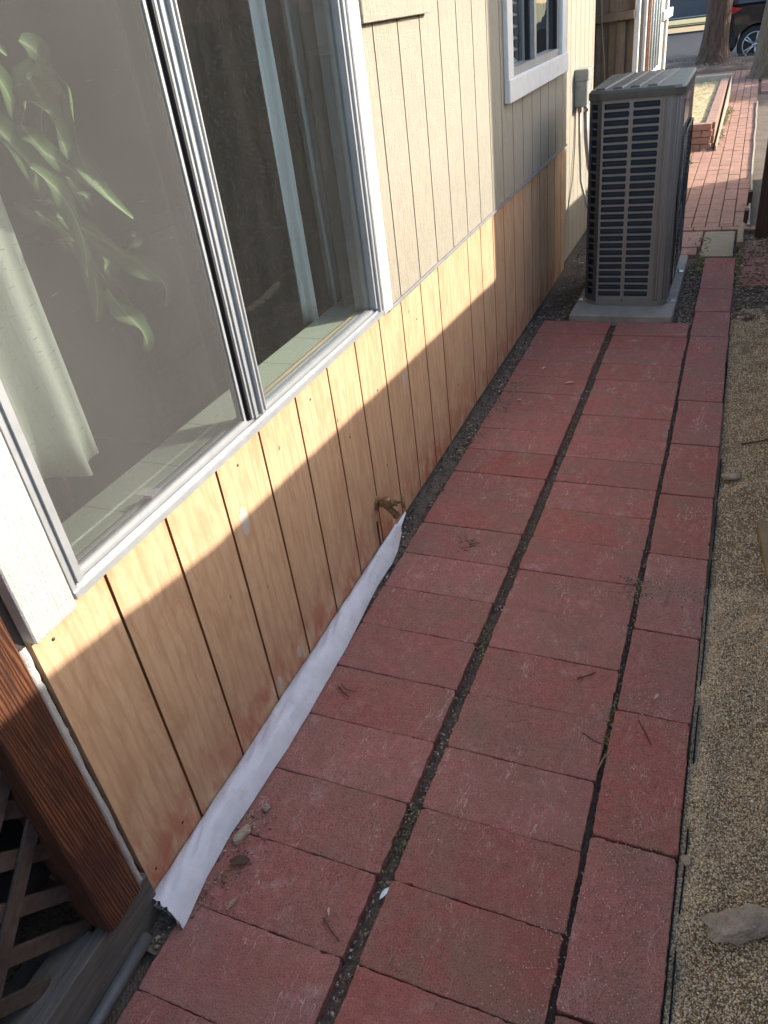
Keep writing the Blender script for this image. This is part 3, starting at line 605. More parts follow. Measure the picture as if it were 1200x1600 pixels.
# ---------------------------------------------------------------- electrical disconnect and line set
el = empty('disconnect_box', 'grey electrical box on the sunlit cream wall behind the air conditioner', 'electrical box', (-.006, 5.83, 1.0))
b = MB(); b.bbox(0, .085, -.08, .08, .0, .21, .006); b.build('housing', M['box_grey'], el)
b = MB(); b.bbox(-.0, .092, -.085, .085, .1505, .22, .005); b.build('cover', M['box_grey'], el)
b = MB(); b.tube([(.03, -.03, .0), (.03, -.03, -.035)], .014, 12); b.build('fitting', M['steel'], el)
b = MB(); b.tube([(.06, .03, .0), (.06, .03, -.04)], .016, 12); b.build('fitting', M['steel'], el)
b = MB(); b.tube([(.024, 5.80, .965), (.03, 5.79, .8), (.06, 5.70, .55), (.12, 5.62, .40), (.24, 5.58, .35), (.30, 5.5, .34)], .009, 8)
tag(b.build('power_cable', M['conduit']), 'thin grey cable curving down from the electrical box to the air conditioner', 'cable')
b = MB(); b.tube([(.054, 5.86, .96), (.06, 5.86, .8), (.09, 5.82, .62), (.16, 5.72, .50), (.27, 5.6, .46), (.33, 5.5, .45)], .016, 10)
tag(b.build('flexible_conduit', M['conduit']), 'thick grey flexible conduit from the electrical box, behind the thin cable', 'conduit')
# ---------------------------------------------------------------- air conditioner on its pad
b = MB(); b.bbox(.216, .80, 4.508, 5.72, -.03, .038, .006); tag(b.build('concrete_pad', M['concrete']), 'flat concrete pad carrying the outdoor air conditioner unit', 'pad')
ac = empty('air_conditioner', 'tall taupe outdoor air conditioner unit with louvred end facing the walkway', 'air conditioner', (.51, 5.08, .038))
X0, X1, Y0, Y1, Z0, Z1 = .270, .752, 4.672, 5.50, .052, 1.172
foot = [(.345, Y0), (.705, Y0), (X1-.012, Y0+.022), (X1, Y0+.05), (X1, Y1-.03), (X1-.03, Y1), (X0+.03, Y1), (X0, Y1-.03), (X0, Y0+.062)]
def prism(b, pts, z0, z1, ins=0):
    cx = sum(p[0] for p in pts)/len(pts); cy = sum(p[1] for p in pts)/len(pts)
    n = len(pts); vs = [(x, y, z0) for x, y in pts]+[(x, y, z1) for x, y in pts]
    b.add(vs, [list(range(n))[::-1], [n+i for i in range(n)]]+[[i, (i+1) % n, n+(i+1) % n, n+i] for i in range(n)], False)
def off(pts, d):
    cx, cy = (X0+X1)/2, (Y0+Y1)/2; return [(x+(d if x > cx else -d), y+(d if y > cy else -d)) for x, y in pts]
b = MB(); prism(b, off(foot, -.016), Z0+.01, Z1-.01); add(b, 'coil', M['coil'], ac)
def cellpanel(b, O, U, V, w, z0, z1, cols, rows, th=.004, mt=.03, mb=.03, gap=(.010, .011), rad=.007, shape=None):
    """plate spanned by U (width) from O, up in z, with rounded slots"""
    U = Vector(U).normalized(); N = Vector(V).normalized()
    def P(u, z, d=0): return Vector(O)+U*u+Vector((0, 0, z))-N*d
    # margins
    def quad(u0, u1, a0, a1): b.add([P(u0, a0), P(u1, a0), P(u1, a1), P(u0, a1)], [(0, 1, 2, 3)])
    us = [0]+[c for cc in cols for c in cc]+[w]
    for i in range(0, len(us), 2):
        if us[i+1]-us[i] > 1e-5: quad(us[i], us[i+1], z0, z1)
    H = (z1-z0-mt-mb)/rows
    for (u0, u1) in cols:
        quad(u0, u1, z0, z0+mb); quad(u0, u1, z1-mt, z1)
        for k in range(rows):
            a0 = z0+mb+k*H; a1 = a0+H; g = gap[1]/2; q0, q1 = u0+gap[0]/2, u1-gap[0]/2; b0, b1 = a0+g, a1-g; R = min(rad, (b1-b0)/2*.95); rim = []; outr = []
            for (cx, cz, s) in ((q1-R, b1-R, 0), (q0+R, b1-R, 1), (q0+R, b0+R, 2), (q1-R, b0+R, 3)):
                for t in range(4):
                    an = math.pi/2*(s+t/3); rim.append((cx+R*math.cos(an), cz+R*math.sin(an)))
                    ox, oz = ((u1, a1), (u0, a1), (u0, a0), (u1, a0))[s]
                    outr.append((ox, oz) if 0 < t < 3 else ((ox, rim[-1][1]) if (t == 0) == (s % 2 == 0) else (rim[-1][0], oz)))
            n = len(rim); vs = [P(*p) for p in outr]+[P(*p) for p in rim]+[P(p[0], p[1], th) for p in rim]
            fs = []
            for i in range(n):
                j = (i+1) % n
                if outr[i] == outr[j]: fs.append([i, n+j, n+i])
                else: fs.append([i, j, n+j, n+i])
                fs.append([n+i, n+j, 2*n+j, 2*n+i])
            b.add(vs, fs, False)
            b.mi = 1; zm = (b0+b1)/2   # slanted louvre lip inside the slot
            b.add([P(q0, zm-.003, th+.001), P(q1, zm-.003, th+.001), P(q1, zm+.004, th+.008), P(q0, zm+.004, th+.008)], [(0, 1, 2, 3)]); b.mi = 0
FZ0, FZ1 = Z0+.012, Z1-.002
b = MB(); cellpanel(b, (.345, Y0, 0), (1, 0, 0), (0, -1, 0), .306, FZ0, FZ1, [(.006, .146), (.156, .300)], 26)
add(b, 'louvred_panel', [M['ac'], simple('navy_louvre', (.035,.045,.062), .4)], ac)
b = MB(); q = Vector((.345-X0, Y0-(Y0+.062), 0)); wd = q.length
cellpanel(b, (X0, Y0+.062, 0), q, (-.62, -.75, 0), wd, FZ0, FZ1, [(.014, wd-.030)], 12, .004, .03, .03, (.006, .016), .005)
add(b, 'corner_guard', [M['ac_dark'], simple('blue_fin_edge', (.05,.075,.10), .4)], ac)
b = MB()
for (xa, xb, yy) in ((.652, .664, Y0-.0015), (.6655, .672, Y0+.001), (.6735, .7045, Y0-.001)): b.box(xa, xb, yy, Y0+.012, FZ0, FZ1)
b.tube([(.680, Y0-.001, FZ0+.01), (.680, Y0-.001, FZ1-.03)], .003, 6); b.tube([(.694, Y0-.001, FZ0+.01), (.694, Y0-.001, FZ1-.03)], .003, 6)
prism(b, [(.705, Y0+.0), (X1-.012, Y0+.022), (X1, Y0+.05), (X1-.0, Y0+.075), (.70, Y0+.075), (.705, Y0+.03)], FZ0, FZ1)
b.tube([(.725, Y0+.010, FZ0+.01), (.725, Y0+.010, FZ1-.03)], .003, 6); b.tube([(.738, Y0+.020, FZ0+.01), (.738, Y0+.020, FZ1-.03)], .003, 6)
add(b, 'corner_panel', M['ac'], ac)
b = MB(); b.box(X1-.02, X1+.001, Y0+.0755, Y1-.03, .95, FZ1); b.box(X1-.02, X1+.0, Y0+.0755, Y1-.03, FZ0, .14); b.box(X1-.02, X1+.002, Y1-.1, Y1-.03, .1405, .9495)
b.box(X0-.0, X0+.01, Y0+.10, Y0+.13, FZ0, FZ1); b.box(X0, X0+.012, Y1-.09, Y1-.03, FZ0, FZ1)
prism(b, [(X0, Y1-.0295), (X0+.03, Y1), (X1-.03, Y1), (X1, Y1-.0295), (X1-.04, Y1-.04), (X0+.04, Y1-.04)], FZ0, FZ1)
add(b, 'side_panel', M['ac_dark'], ac)
b = MB(); b.box(X1+.0012, X1+.0035, Y0+.10, Y0+.42, .985, 1.12); add(b, 'glossy_plate', M['car_glass'], ac)
# fan grille: rings and spokes proud of the side
b = MB(); fc = Vector((X1+.012, Y0+.40, .545))
for rr_ in [.05+.028*i for i in range(13)]:
    pts = [fc+Vector((0, min(.325, max(-.315, rr_*math.cos(a))), rr_*math.sin(a))) for a in [2*math.pi*k/40 for k in range(41)]]; b.tube(pts, .0022, 4, True, False)
for k in range(12):
    a = 2*math.pi*k/12; b.tube([fc+Vector((.002, .04*math.cos(a), .04*math.sin(a))), fc+Vector((.002, max(-.315, min(.325, .39*math.cos(a))), .39*math.sin(a)))], .0022, 4)
b.tube([fc+Vector((0, y, z)) for y, z in ((-.318, -.395), (.328, -.395), (.328, .395), (-.318, .395), (-.318, -.395))], .005, 6)
for k in range(56):
    z = -.395+.79*k/55; b.tube([fc+Vector((-.012, -.322, z)), fc+Vector((.001, -.318, z)), fc+Vector((.0, -.2, z))], .0018, 4)
add(b, 'fan_grille', M['ac_dark'], ac)
b = MB(); b.tube([fc+Vector((-.04, 0, 0)), fc+Vector((-.012, 0, 0))], [.05, .045], 16); add(b, 'fan_hub', M['ac_dark'], ac)
# top lid
b = MB(); prism(b, off(foot, .006), Z1-.022, Z1+.012)
lid = off(foot, .006); lid2 = off(foot, -.006); n = len(lid)
b.add([(x, y, Z1+.012) for x, y in lid]+[(x, y, Z1+.024) for x, y in lid2], [[i, (i+1) % n, n+(i+1) % n, n+i] for i in range(n)]+[[n+i for i in range(n)]], False)
for k in range(5):
    xs0 = .30+.088*k; d = .055
    b.add([(xs0, Y0+.05, Z1+.0245), (xs0+.052, Y0+.05, Z1+.0245), (xs0+.052+d, Y1-.05, Z1+.0245), (xs0+d, Y1-.05, Z1+.0245),
           (xs0+.006, Y0+.058, Z1+.032), (xs0+.046, Y0+.058, Z1+.032), (xs0+.046+d, Y1-.058, Z1+.032), (xs0+.006+d, Y1-.058, Z1+.032)], [(0,1,5,4),(1,2,6,5),(2,3,7,6),(3,0,4,7),(4,5,6,7)], False) if xs0+.052+d < X1 else None
add(b, 'top_lid', simple('lid_enamel', (.075,.072,.06), .5, .0, .3, 9, .08, .001), ac)
b = MB(); prism(b, off(foot, -.004), .0385, Z0+.0118); add(b, 'base_pan', M['ac'], ac)
for (x, y) in ((X0-.012, Y0+.10), (X1+.012, Y0+.10), (X1+.012, Y1-.16), (X0-.012, Y1-.16)):
    b = MB(); b.bbox(x-.03, x+.03, y-.02, y+.02, .0385, .043, .001); b.tube([(x, y, .043), (x, y, .052)], .008, 6, False); b.tube([(x, y, .052), (x, y, .060)], .004, 8); add(b, 'foot', M['steel'], ac)
for (x, z) in ((.496, Z1-.012), (.496, Z0+.022), (.69, Z0+.026)):
    b = MB(); b.tube([(x, Y0-.004, z), (x, Y0-.0005, z)], .0045, 10, False); add(b, 'screw', M['rubber'], ac)
# ---------------------------------------------------------------- garden tap
tp = empty('garden_tap', 'old brass garden tap sticking out low on the plywood panel', 'tap', (0, 2.075, .215))
b = MB(); b.tube([(-.004, 0, 0), (.004, 0, 0), (.008, 0, 0)], [.034, .034, .026], 20); b.tube([(.006, 0, 0), (.05, 0, 0)], .016, 14)
b.tube([(.045, 0, .03), (.046, 0, .024), (.048, 0, -.005), (.056, 0, -.02)], [.020, .022, .022, .016], 14)
b.tube([(.050, 0, -.008), (.060, .004, -.03), (.074, .010, -.052), (.078, .012, -.058)], [.017, .015, .015, .017], 14); b.tube([(.078, .012, -.058), (.085, .015, -.070)], [.019, .019], 14)
b.build('tap_body', M['brass'], tp)
b = MB(); b.tube([(.055, .0, .0), (.088, .016, .002)], [.015, .012], 10); b.tube([(.083, .013, .001), (.089, .016, .002)], .017, 6, False); b.tube([(.085, .015, .002), (.118, .030, .004)], .006, 8)
ax = Vector((.9, .42, .08)).normalized(); e1 = ax.orthogonal().normalized(); e2 = ax.cross(e1); hc = Vector((.116, .029, .004)); rim = []
rim = [hc+(e1*math.cos(a)+e2*math.sin(a))*(.027+.0035*math.cos(a*6)) for a in [2*math.pi*k/36 for k in range(37)]]; b.tube(rim, .0055, 8, True, False)
for k in range(3): a = math.pi*k/3; d = e1*math.cos(a)+e2*math.sin(a); b.tube([hc-d*.024, hc+d*.024], .004, 6)
b.tube([hc-ax*.005, hc+ax*.007], .008, 10); b.build('handle', M['brass'], tp); tp.scale = (.80, .80, .80)
b = MB(); b.box(.0004, .0016, 2.045, 2.056, .03, .15); b.mi = 0; rel(b.build('slot', M['rubber']), house)
# white putty patches on the plywood
pm = simple('putty', (.50,.43,.37), .7, 0, .12)
for (y, z, ry, rz) in ((1.322, .640, .018, .042), (2.435, .535, .012, .033), (1.415, .098, .011, .022), (1.29, .090, .011, .024)):
    b = MB(); n = 20; vs = [(.0012, y, z)]+[(.0007, y+ry*math.cos(6.283*k/n)*(1+.12*math.sin(k*1.7)), z+rz*math.sin(6.283*k/n)*(1+.1*math.cos(k*2.3))) for k in range(n)]
    b.add(vs, [[0, 1+k, 1+(k+1) % n] for k in range(n)], True); b.build('putty_patch', pm, house)
nailm = simple('nail', (.09,.07,.05), .5, .5)
for (y, z) in ((.70, .795), (1.352, .79), (1.75, .78), (2.2, .60), (2.62, .70), (.685, .085), (.80, .10), (2.2, .30), (1.95, .55)): b = MB(); b.tube([(-.004, y, z), (.0008, y, z)], .004, 8); b.build('nail_head', nailm, house)
# ---------------------------------------------------------------- woven wrap tucked along the wall foot
prof = [(.645, .096), (.74, .080), (.86, .074), (1.0, .080), (1.15, .086), (1.35, .083), (1.59, .077), (1.75, .064), (1.863, .056), (2.0, .058), (2.079, .050), (2.2, .020), (2.29, .004)]
def wout(y):
    for (a, p), (c, q) in zip(prof, prof[1:]):
        if y <= c: t = max(0, (y-a)/(c-a)); return p+(q-p)*t
    return .003
b = MB(); ny, nx = 260, 16; vs = []
for j in range(ny+1):
    for i in range(nx+1):
        t = i/nx; y = .636+1.66*j/ny+(.010*mnoise.noise(Vector((t*11, 0, 3))) if j < 2 else 0); W = wout(y)+.002*mnoise.noise(Vector((y*9, 0, 2)))
        if j < 14: y -= (.020*t*(1-j/14))
        x = .0035+W*(1-(1-t)**1.25); z = .040*(1-t)**1.4+.004+.030*math.sin(math.pi*t**.8)*min(1, W/.05)
        z += (.010*mnoise.noise(Vector((y*5, t*2.5, 4)))+.006*mnoise.noise(Vector((y*19+t*5, t*3, 8))))*math.sin(math.pi*min(1, t+.1))
        z = max(z, .003+.002*(1-t)) if W > .02 else .028+.006*(1-t)
        vs.append((x, y, z))
b.add(vs, [[j*(nx+1)+i, j*(nx+1)+i+1, (j+1)*(nx+1)+i+1, (j+1)*(nx+1)+i] for j in range(ny) for i in range(nx)], True)
r = random.Random(2)
for k in range(30):   # frayed threads at the cut end
    t = r.random(); x = .004+.092*(1-(1-t)**1.25); z = .03*(1-t)+.012+.016*math.sin(math.pi*t); y = .638-.016*t
    b.tube([(x, y, z), (x+r.uniform(-.006, .006), y-r.uniform(.002, .006), z-r.uniform(0, .006)), (x+r.uniform(-.01, .01), y-r.uniform(.004, .011), z-r.uniform(.002, .014))], .0004, 4)
tag(b.build('house_wrap_strip', M['wrap'], rec=False), 'strip of white woven house wrap along the foot of the plywood, frayed near end', 'house wrap')
# ---------------------------------------------------------------- porch: post, lattice, skirt
po = empty('porch', 'porch corner with redwood post, diagonal lattice and grey timber skirt', 'porch', (0, 0, 0))
b = MB(); b.bbox(-.055, .034, .508, .612, .135, 2.6, .004); b.build('post', M['redwood'], po)
b = MB(); r = random.Random(6)
def slat(b, y0, z0, dirn, L, x, w=.036, t=.008):
    a = math.radians(45*dirn+r.uniform(-1.5, 1.5)); Mx = Matrix.Translation((x, y0, z0)) @ Matrix.Rotation(a, 4, 'X'); b.bbox(-t/2, t/2, -L/2, L/2, -w/2, w/2, .0015, Mx)
for k in range(-8, 4):
    slat(b, .10+k*.135*1.0, .48, 1, 1.0 if True else 1, -.020); slat(b, .10+k*.135+.06, .48, -1, 1.0, -.0295)
lt = b.build('lattice', M['lattice'], po)
b = MB(); b.bbox(-.04, .02, -1.5, .505, .80, .98, .003); b.build('rim_board', M['redwood'], po)
b = MB(); b.box(-.30, .02, -1.5, .505, .981, 1.0); b.build('deck_board', M['redwood'], po)
b = MB(); b.bbox(-.012, .020, -1.5, .646, -.01, .134, .003); b.bbox(-.075, -.0125, -1.5, .500, .04, .131, .003); b.build('skirt_board', M['grey_wood'], po)
b = MB(); b.bbox(-.16, -.080, -1.5, .48, .02, .06, .003, Matrix.Rotation(.03, 4, 'X')); b.build('inner_board', M['grey_wood'], po)
b = MB(); b.box(-1.2, -.16, -1.5, .61, -.02, .0); b.box(-1.25, -1.2, -1.5, .61, -.03, 1.0); b.box(-1.2, -.145, .612, .619, -.03, 1.0); b.build('crawl_space', M['dirt'], po)
b = MB(); b.tube([(.038, -.6, .004), (.040, .1, .004), (.037, .40, .005), (.030, .575, .006)], .0155, 12); tag(b.build('plastic_pipe', M['pvc']), 'grey plastic pipe lying along the foot of the grey timber skirt', 'pipe')
# ---------------------------------------------------------------- edging, stones, sticks
b = MB(); r = random.Random(8)
for (y0, y1, x0) in ((-.4, .92, 1.131), (1.01, 1.22, 1.130), (1.42, 1.62, 1.132), (1.70, 2.30, 1.129), (2.36, 3.0, 1.129), (3.04, 4.05, 1.114)):
    n = 14; vs = []
    for i in range(n+1):
        y = y0+(y1-y0)*i/n; x = x0+.006*mnoise.noise(Vector((y*3, 0, 0))); z = -.007+.012*mnoise.noise(Vector((y*5, 2, 0)))
        vs += [(x-.0016, y, -.04), (x+.0016, y, -.04), (x+.0018, y, z), (x-.0018, y, z)]
    b.add(vs, [[i*4+k, i*4+(k+1) % 4, (i+1)*4+(k+1) % 4, (i+1)*4+k] for i in range(n) for k in range(4)]+[[0, 1, 2, 3], [n*4, n*4+1, n*4+2, n*4+3]], False)
tag(b.build('garden_edging', M['plastic']), 'thin black plastic edging between the border pavers and the gravel', 'edging')
def stone(name, label, loc, size, rz, seed, cat='stone', tilt=0):
    import bmesh
    bm = bmesh.new(); bmesh.ops.create_icosphere(bm, subdivisions=5, radius=1)
    for v in bm.verts:
        p = v.co; p = Vector([math.copysign(abs(c)**.75, c) for c in p])
        n = 1+.24*mnoise.noise(v.co*1.6+Vector((seed, 0, 0)))+.11*mnoise.noise(v.co*4+Vector((seed, 3, 0)))+.05*abs(mnoise.noise(v.co*9+Vector((seed, 3, 0))))
        v.co = Vector((p.x*size[0], p.y*size[1], p.z*size[2]))*n
    for f in bm.faces: f.smooth = True
    me = bpy.data.meshes.new(name); bm.to_mesh(me); bm.free(); me.materials.append(M['stone']); o = bpy.data.objects.new(name, me); COL.objects.link(o)
    o.location = loc; o.rotation_euler = (tilt, 0, rz); return tag(o, label, cat)
stone('stone', 'large flat brown stone on the gravel at the lower right', (1.248, 1.01, .012), (.078, .030, .020), .52, 3, 'stone', -.1)
stone('stone', 'small grey stone straddling the black edging halfway up the gravel', (1.168, 2.845, .004), (.030, .018, .010), .1, 8)
stone('stone', 'tiny tan pebble at the paver joint by the black edging', (1.135, 1.13, .002), (.010, .012, .006), .5, 12)
stone('stone', 'grey lump of mortar lying beside the white wrap', (.106, .865, .006), (.012, .026, .009), -.3, 17)
stone('stone', 'small rust brown pebble on the paver beside the white wrap', (.128, .953, .006), (.010, .009, .007), -.3, 19)
b = MB(); b.bbox(-.02, .02, -.16, .16, -.01, .02, .003); o = b.build('wood_scrap', M['stake']); o.location = (1.30, 2.36, .012); o.rotation_euler = (0, .05, .10); tag(o, 'weathered piece of wood on the gravel at the right edge', 'wood scrap')
def stick(pts, rad, mat, label, name='twig', cat='twig', group=None):
    b = MB(); n = len(pts); b.tube(pts, [rad*(1-.5*i/n) for i in range(n)], 6)
    return tag(b.build(name, mat), label, cat, group)
stick([(1.20, 3.10, .012), (1.25, 3.12, .016), (1.31, 3.16, .014), (1.36, 3.16, .012)], .004, M['twig'], 'dark stick on the tan gravel near the small grey stone')
stick([(.128, 1.395, .004), (.155, 1.375, .005), (.176, 1.366, .004)], .0022, M['twig'], 'short brown twig of a crossing pair on the wall-side pavers')
stick([(.133, 1.405, .006), (.158, 1.388, .006), (.19, 1.39, .004)], .0016, M['twig'], 'thinner brown twig of a crossing pair on the wall-side pavers')
stick([(.398, .742, .004), (.425, .722, .005), (.455, .706, .004)], .002, M['twig'], 'thin twig pointing at the gap on a low wall-side paver')
stick([(.566, .735, .004), (.576, .715, .007), (.574, .690, .004)], .0012, M['drytwig'], 'pale bent grass stalk on the lowest middle pavers')
stick([(.800, 1.618, .004), (.822, 1.632, .006), (.845, 1.655, .004)], .0026, M['twig'], 'dark knobbly twig across the middle pavers')
stick([(.85, 1.425, .003), (.88, 1.408, .004), (.905, 1.402, .003)], .0016, M['twig'], 'slim dark twig at a joint of the middle column')
stick([(.985, 1.505, .007), (1.005, 1.468, .008), (1.025, 1.432, .007)], .0018, M['twig'], 'straight brown twig on a border paver')
stick([(.905, 1.305, .006), (.915, 1.35, .010), (.93, 1.39, .006)], .002, M['drytwig'], 'curled pale stem lying in the narrow joint')
stick([(.30, 2.18, .004), (.32, 2.19, .005), (.335, 2.20, .004)], .0018, M['twig'], 'stubby twig on the wall-side pavers beyond the tap')
stick([(1.0, 2.0, .007), (1.01, 2.09, .010), (.995, 2.13, .007)], .0013, M['drytwig'], 'thin pale stalk on a border paver beside a dirt patch')
def dleaf(x, y, z, L, W, rz, mat, label):
    b = MB(); n = 8; vs = []
    for i in range(n+1):
        t = i/n; h = W/2*math.sin(math.pi*(.04+.92*t))**.8
        for k in (-1, 0, 1): vs.append((L*(t-.5), h*k, .002+.004*abs(k)+.004*math.sin(t*3)))
    b.add(vs, [[i*3+k, i*3+k+1, (i+1)*3+k+1, (i+1)*3+k] for i in range(n) for k in range(2)], True)
    o = b.build('leaf', mat, rec=False); o.location = (x, y, z); o.rotation_euler = (0, 0, rz); return tag(o, label, 'leaf')
dleaf(.392, 3.62, .002, .05, .014, .3, M['leafdry'], 'pale dry leaf on the far wall-side pavers beside the gap')
dleaf(.225, 3.786, .002, .03, .012, 1.2, M['leafdry'], 'small pale leaf on the far wall-side pavers, farthest leaf')
dleaf(.505, .845, -.012, .036, .012, 1.2, simple('plastic_scrap', (.62,.70,.74), .5), 'pale blue white flake in the gap near the foot of the photo')
dleaf(.181, .702, .004, .035, .010, 1.3, M['drytwig'], 'curled brown leaf by the frayed end of the white wrap')
dleaf(.405, .757, .004, .022, .006, 2.0, M['leafdry'], 'tiny pale bud scale at the tip of a thin twig')
dleaf(.14, .80, .004, .05, .025, .4, M['twig'], 'crumpled brown leaf beside the near end of the white wrap')
dleaf(.19, 3.39, .002, .026, .010, .4, M['leafdry'], 'small pale leaf on the far wall-side pavers, nearest leaf')
dleaf(1.02, 1.60, .007, .022, .008, 1.2, M['leafdry'], 'tan seed husk on a border paver')
# ---------------------------------------------------------------- loose stuff: grains, litter, grit
def scatter(name, mat, P, Sz, squash=(1, 1, 1), seed=1, kind='stuff', elong=0.):
    rg = np.random.default_rng(seed); P = np.asarray(P, float); n = len(P); Sz = np.broadcast_to(np.asarray(Sz, float), (n,))
    base = np.array([(1,0,0),(-1,0,0),(0,1,0),(0,-1,0),(0,0,1),(0,0,-1)], float)
    tri = np.array([(0,2,4),(2,1,4),(1,3,4),(3,0,4),(2,0,5),(1,2,5),(3,1,5),(0,3,5)])
    sc = rg.uniform(.6, 1.25, (n, 6, 1))*base[None]*np.array([1+elong, 1, 1]); q = rg.normal(size=(n, 4))
    if squash[2] < .8: q[:, 1:3] *= .25
    q /= np.linalg.norm(q, axis=1, keepdims=True); w_, x, y, z = q.T
    R = np.stack([1-2*(y*y+z*z), 2*(x*y-z*w_), 2*(x*z+y*w_), 2*(x*y+z*w_), 1-2*(x*x+z*z), 2*(y*z-x*w_), 2*(x*z-y*w_), 2*(y*z+x*w_), 1-2*(x*x+y*y)], 1).reshape(n, 3, 3)
    V = np.einsum('nij,nkj->nki', R, sc)*np.array(squash)*Sz[:, None, None]+P[:, None, :]
    F = (tri[None]+6*np.arange(n)[:, None, None]).reshape(-1)
    me = bpy.data.meshes.new(name); me.vertices.add(n*6); me.vertices.foreach_set('co', V.reshape(-1)); me.loops.add(len(F)); me.loops.foreach_set('vertex_index', F)
    me.polygons.add(len(F)//3); me.polygons.foreach_set('loop_start', np.arange(0, len(F), 3)); me.polygons.foreach_set('loop_total', np.full(len(F)//3, 3)); me.polygons.foreach_set('use_smooth', np.full(len(F)//3, True))
    me.update(calc_edges=True); a = me.attributes.new('rnd', 'FLOAT', 'POINT'); a.data.foreach_set('value', np.repeat(rg.random(n), 6)); me.materials.append(mat)
    o = bpy.data.objects.new(name, me); COL.objects.link(o); return tag(o, kind=kind)
r = random.Random(11); P = []; Sz = []
for k in range(30000):
    x = r.uniform(1.41, 1.85); y = r.uniform(-.6, 4.75); P.append((x, y, gh(x, y)+r.uniform(-.001, .003))); Sz.append(r.uniform(.003, .0055))
for k in range(80000):
    x = r.uniform(1.121, 1.42) if r.random() < .85 else 1.121+abs(r.gauss(0, .03)); y = .25+1.9*r.random()**.9; P.append((x, y, gh(x, y)+r.uniform(-.001, .003))); Sz.append(r.uniform(.0016, .0036))
for k in range(34000):
    x = r.uniform(1.130, 1.48); y = r.uniform(2.1, 4.75); P.append((x-max(0, y-3)*.012, y, gh(x, y)+r.uniform(-.001, .003))); Sz.append(r.uniform(.0022, .0042))
for k in range(420): x = r.uniform(1.13, 1.8); y = r.uniform(.25, 4.7); P.append((x, y, gh(x, y)+.002)); Sz.append(r.uniform(.0045, .0075))
o = scatter('gravel', M['grain'], P, Sz, (1, 1, .8), 3); tag(o, 'fine tan gravel spread beside the walkway', 'gravel')
P = []; Sz = []   # pale grit over the pavers, denser toward the gravel side
for k in range(5200):
    y = .1+4.3*r.random()**1.3; x = .08+1.03*(r.random()**.6)
    if mnoise.noise(Vector((x*7, y*7, 31)))+.25*(x-.6) < .02: continue; P.append((x, y, .0015+(.004 if x > .925 else 0))); Sz.append(r.choice((.0007, .0009, .0012, .0016, .0022)))
for (cx, cy, s, n) in ((1.03, .98, .03, 90), (1.01, 1.10, .03, 60), (1.05, 2.05, .03, 90), (.99, 1.58, .03, 50), (1.02, .75, .04, 80), (1.07, 2.2, .03, 50), (1.04, 4.15, .05, 60), (.86, 1.05, .05, 40), (.88, .86, .03, 50), (.85, .72, .03, 40), (.70, 1.2, .05, 25), (1.05, 1.5, .03, 50), (1.08, 2.6, .02, 30), (1.08, 3.2, .02, 30), (1.05, 3.7, .03, 40)):
    for k in range(int(n*1.8)): P.append((min(1.11, r.gauss(cx, s*1.2)), r.gauss(cy, s*2), .0065)); Sz.append(r.uniform(.0011, .0025))
o = scatter('grit', M['sand'], P, Sz, (1, 1, .8), 4); tag(o, 'pale grit grains strewn over the red pavers', 'grit')
P = []; Sz = []   # litter in the joints and along the wall
for k in range(3000):
    y = r.uniform(.56, 4.5); x = r.uniform(-.0, .082)
    if mnoise.noise(Vector((x*14, y*5, 2))) > -.12: P.append((x+drift(y), y, -.012+.016*mnoise.noise(Vector((x*30, y*22, 1)))+r.uniform(0, .006))); Sz.append(r.choice((.0012, .002, .003, .004, .007)))
for k in range(1500):
    y = r.uniform(.1, 4.48); P.append((r.uniform(.471, .510)+drift(y), y, -.027+r.uniform(0, .010)+(.012*max(0, mnoise.noise(Vector((y*3, 1, 1))))))); Sz.append(r.uniform(.0015, .0045))
for k in range(700): y = r.uniform(1.4, 4.6); P.append((r.uniform(.906, .926)+drift(y), y, -.018+r.uniform(0, .010))); Sz.append(r.uniform(.0015, .0035))
for k in range(3800): P.append((r.uniform(1.12, 1.7), r.uniform(4.6, 6.3), -.012+r.uniform(0, .02))); Sz.append(r.uniform(.003, .011))
for k in range(1600): P.append((r.uniform(.80, .905), r.uniform(4.5, 5.8), -.03+r.uniform(0, .016))); Sz.append(r.uniform(.003, .008))
for k in range(1200): P.append((r.uniform(.0, .22), r.uniform(4.5, 6.4), -.03+r.uniform(0, .016))); Sz.append(r.uniform(.003, .009))
for (cx, cy, s, n) in ((.13, .80, .025, 60), (.915, 2.08, .03, 160), (.29, 2.19, .02, 60), (.10, 3.3, .05, 160), (.09, 3.0, .03, 60), (.12, 3.6, .05, 100), (1.06, 2.09, .03, 40), (.10, .70, .02, 50), (.12, .9, .02, 40)):
    for k in range(n): P.append((r.gauss(cx, s), r.gauss(cy, s*1.5), .0025)); Sz.append(r.uniform(.0012, .004))
for k in range(900): P.append((r.gauss(1.0, .25), r.gauss(6.0, .2), .004)); Sz.append(r.uniform(.002, .005))
for k in range(500): P.append((.68+r.gauss(0, .06)+(r.random()*.03), r.uniform(9.7, 13), .01)); Sz.append(r.uniform(.008, .02))
for k in range(2500): P.append((r.uniform(-1.5, 1.8), r.uniform(17.2, 19.3), .12)); Sz.append(r.uniform(.006, .014))
for k in range(1100):
    x = r.uniform(1.125, 1.8); y = r.uniform(.2, 4.75)
    if mnoise.noise(Vector((x*5, y*4, 17))) > .02 or x < 1.15: P.append((x, y, gh(x, y)+.003)); Sz.append(r.choice((.0015, .0022, .003, .005)))
for k in range(260): y = .3+4.2*r.random(); P.append((r.uniform(.09, 1.1), y, .003+(.004 if 0 else .002))); Sz.append(r.uniform(.0008, .0022))
o = scatter('leaf_litter', M['litter'], P, Sz, (1, 1, .35), 5, 'stuff', .9); tag(o, 'brown leaf crumbs and bark bits filling the joints and soil', 'leaf litter')
P = []; Sz = []
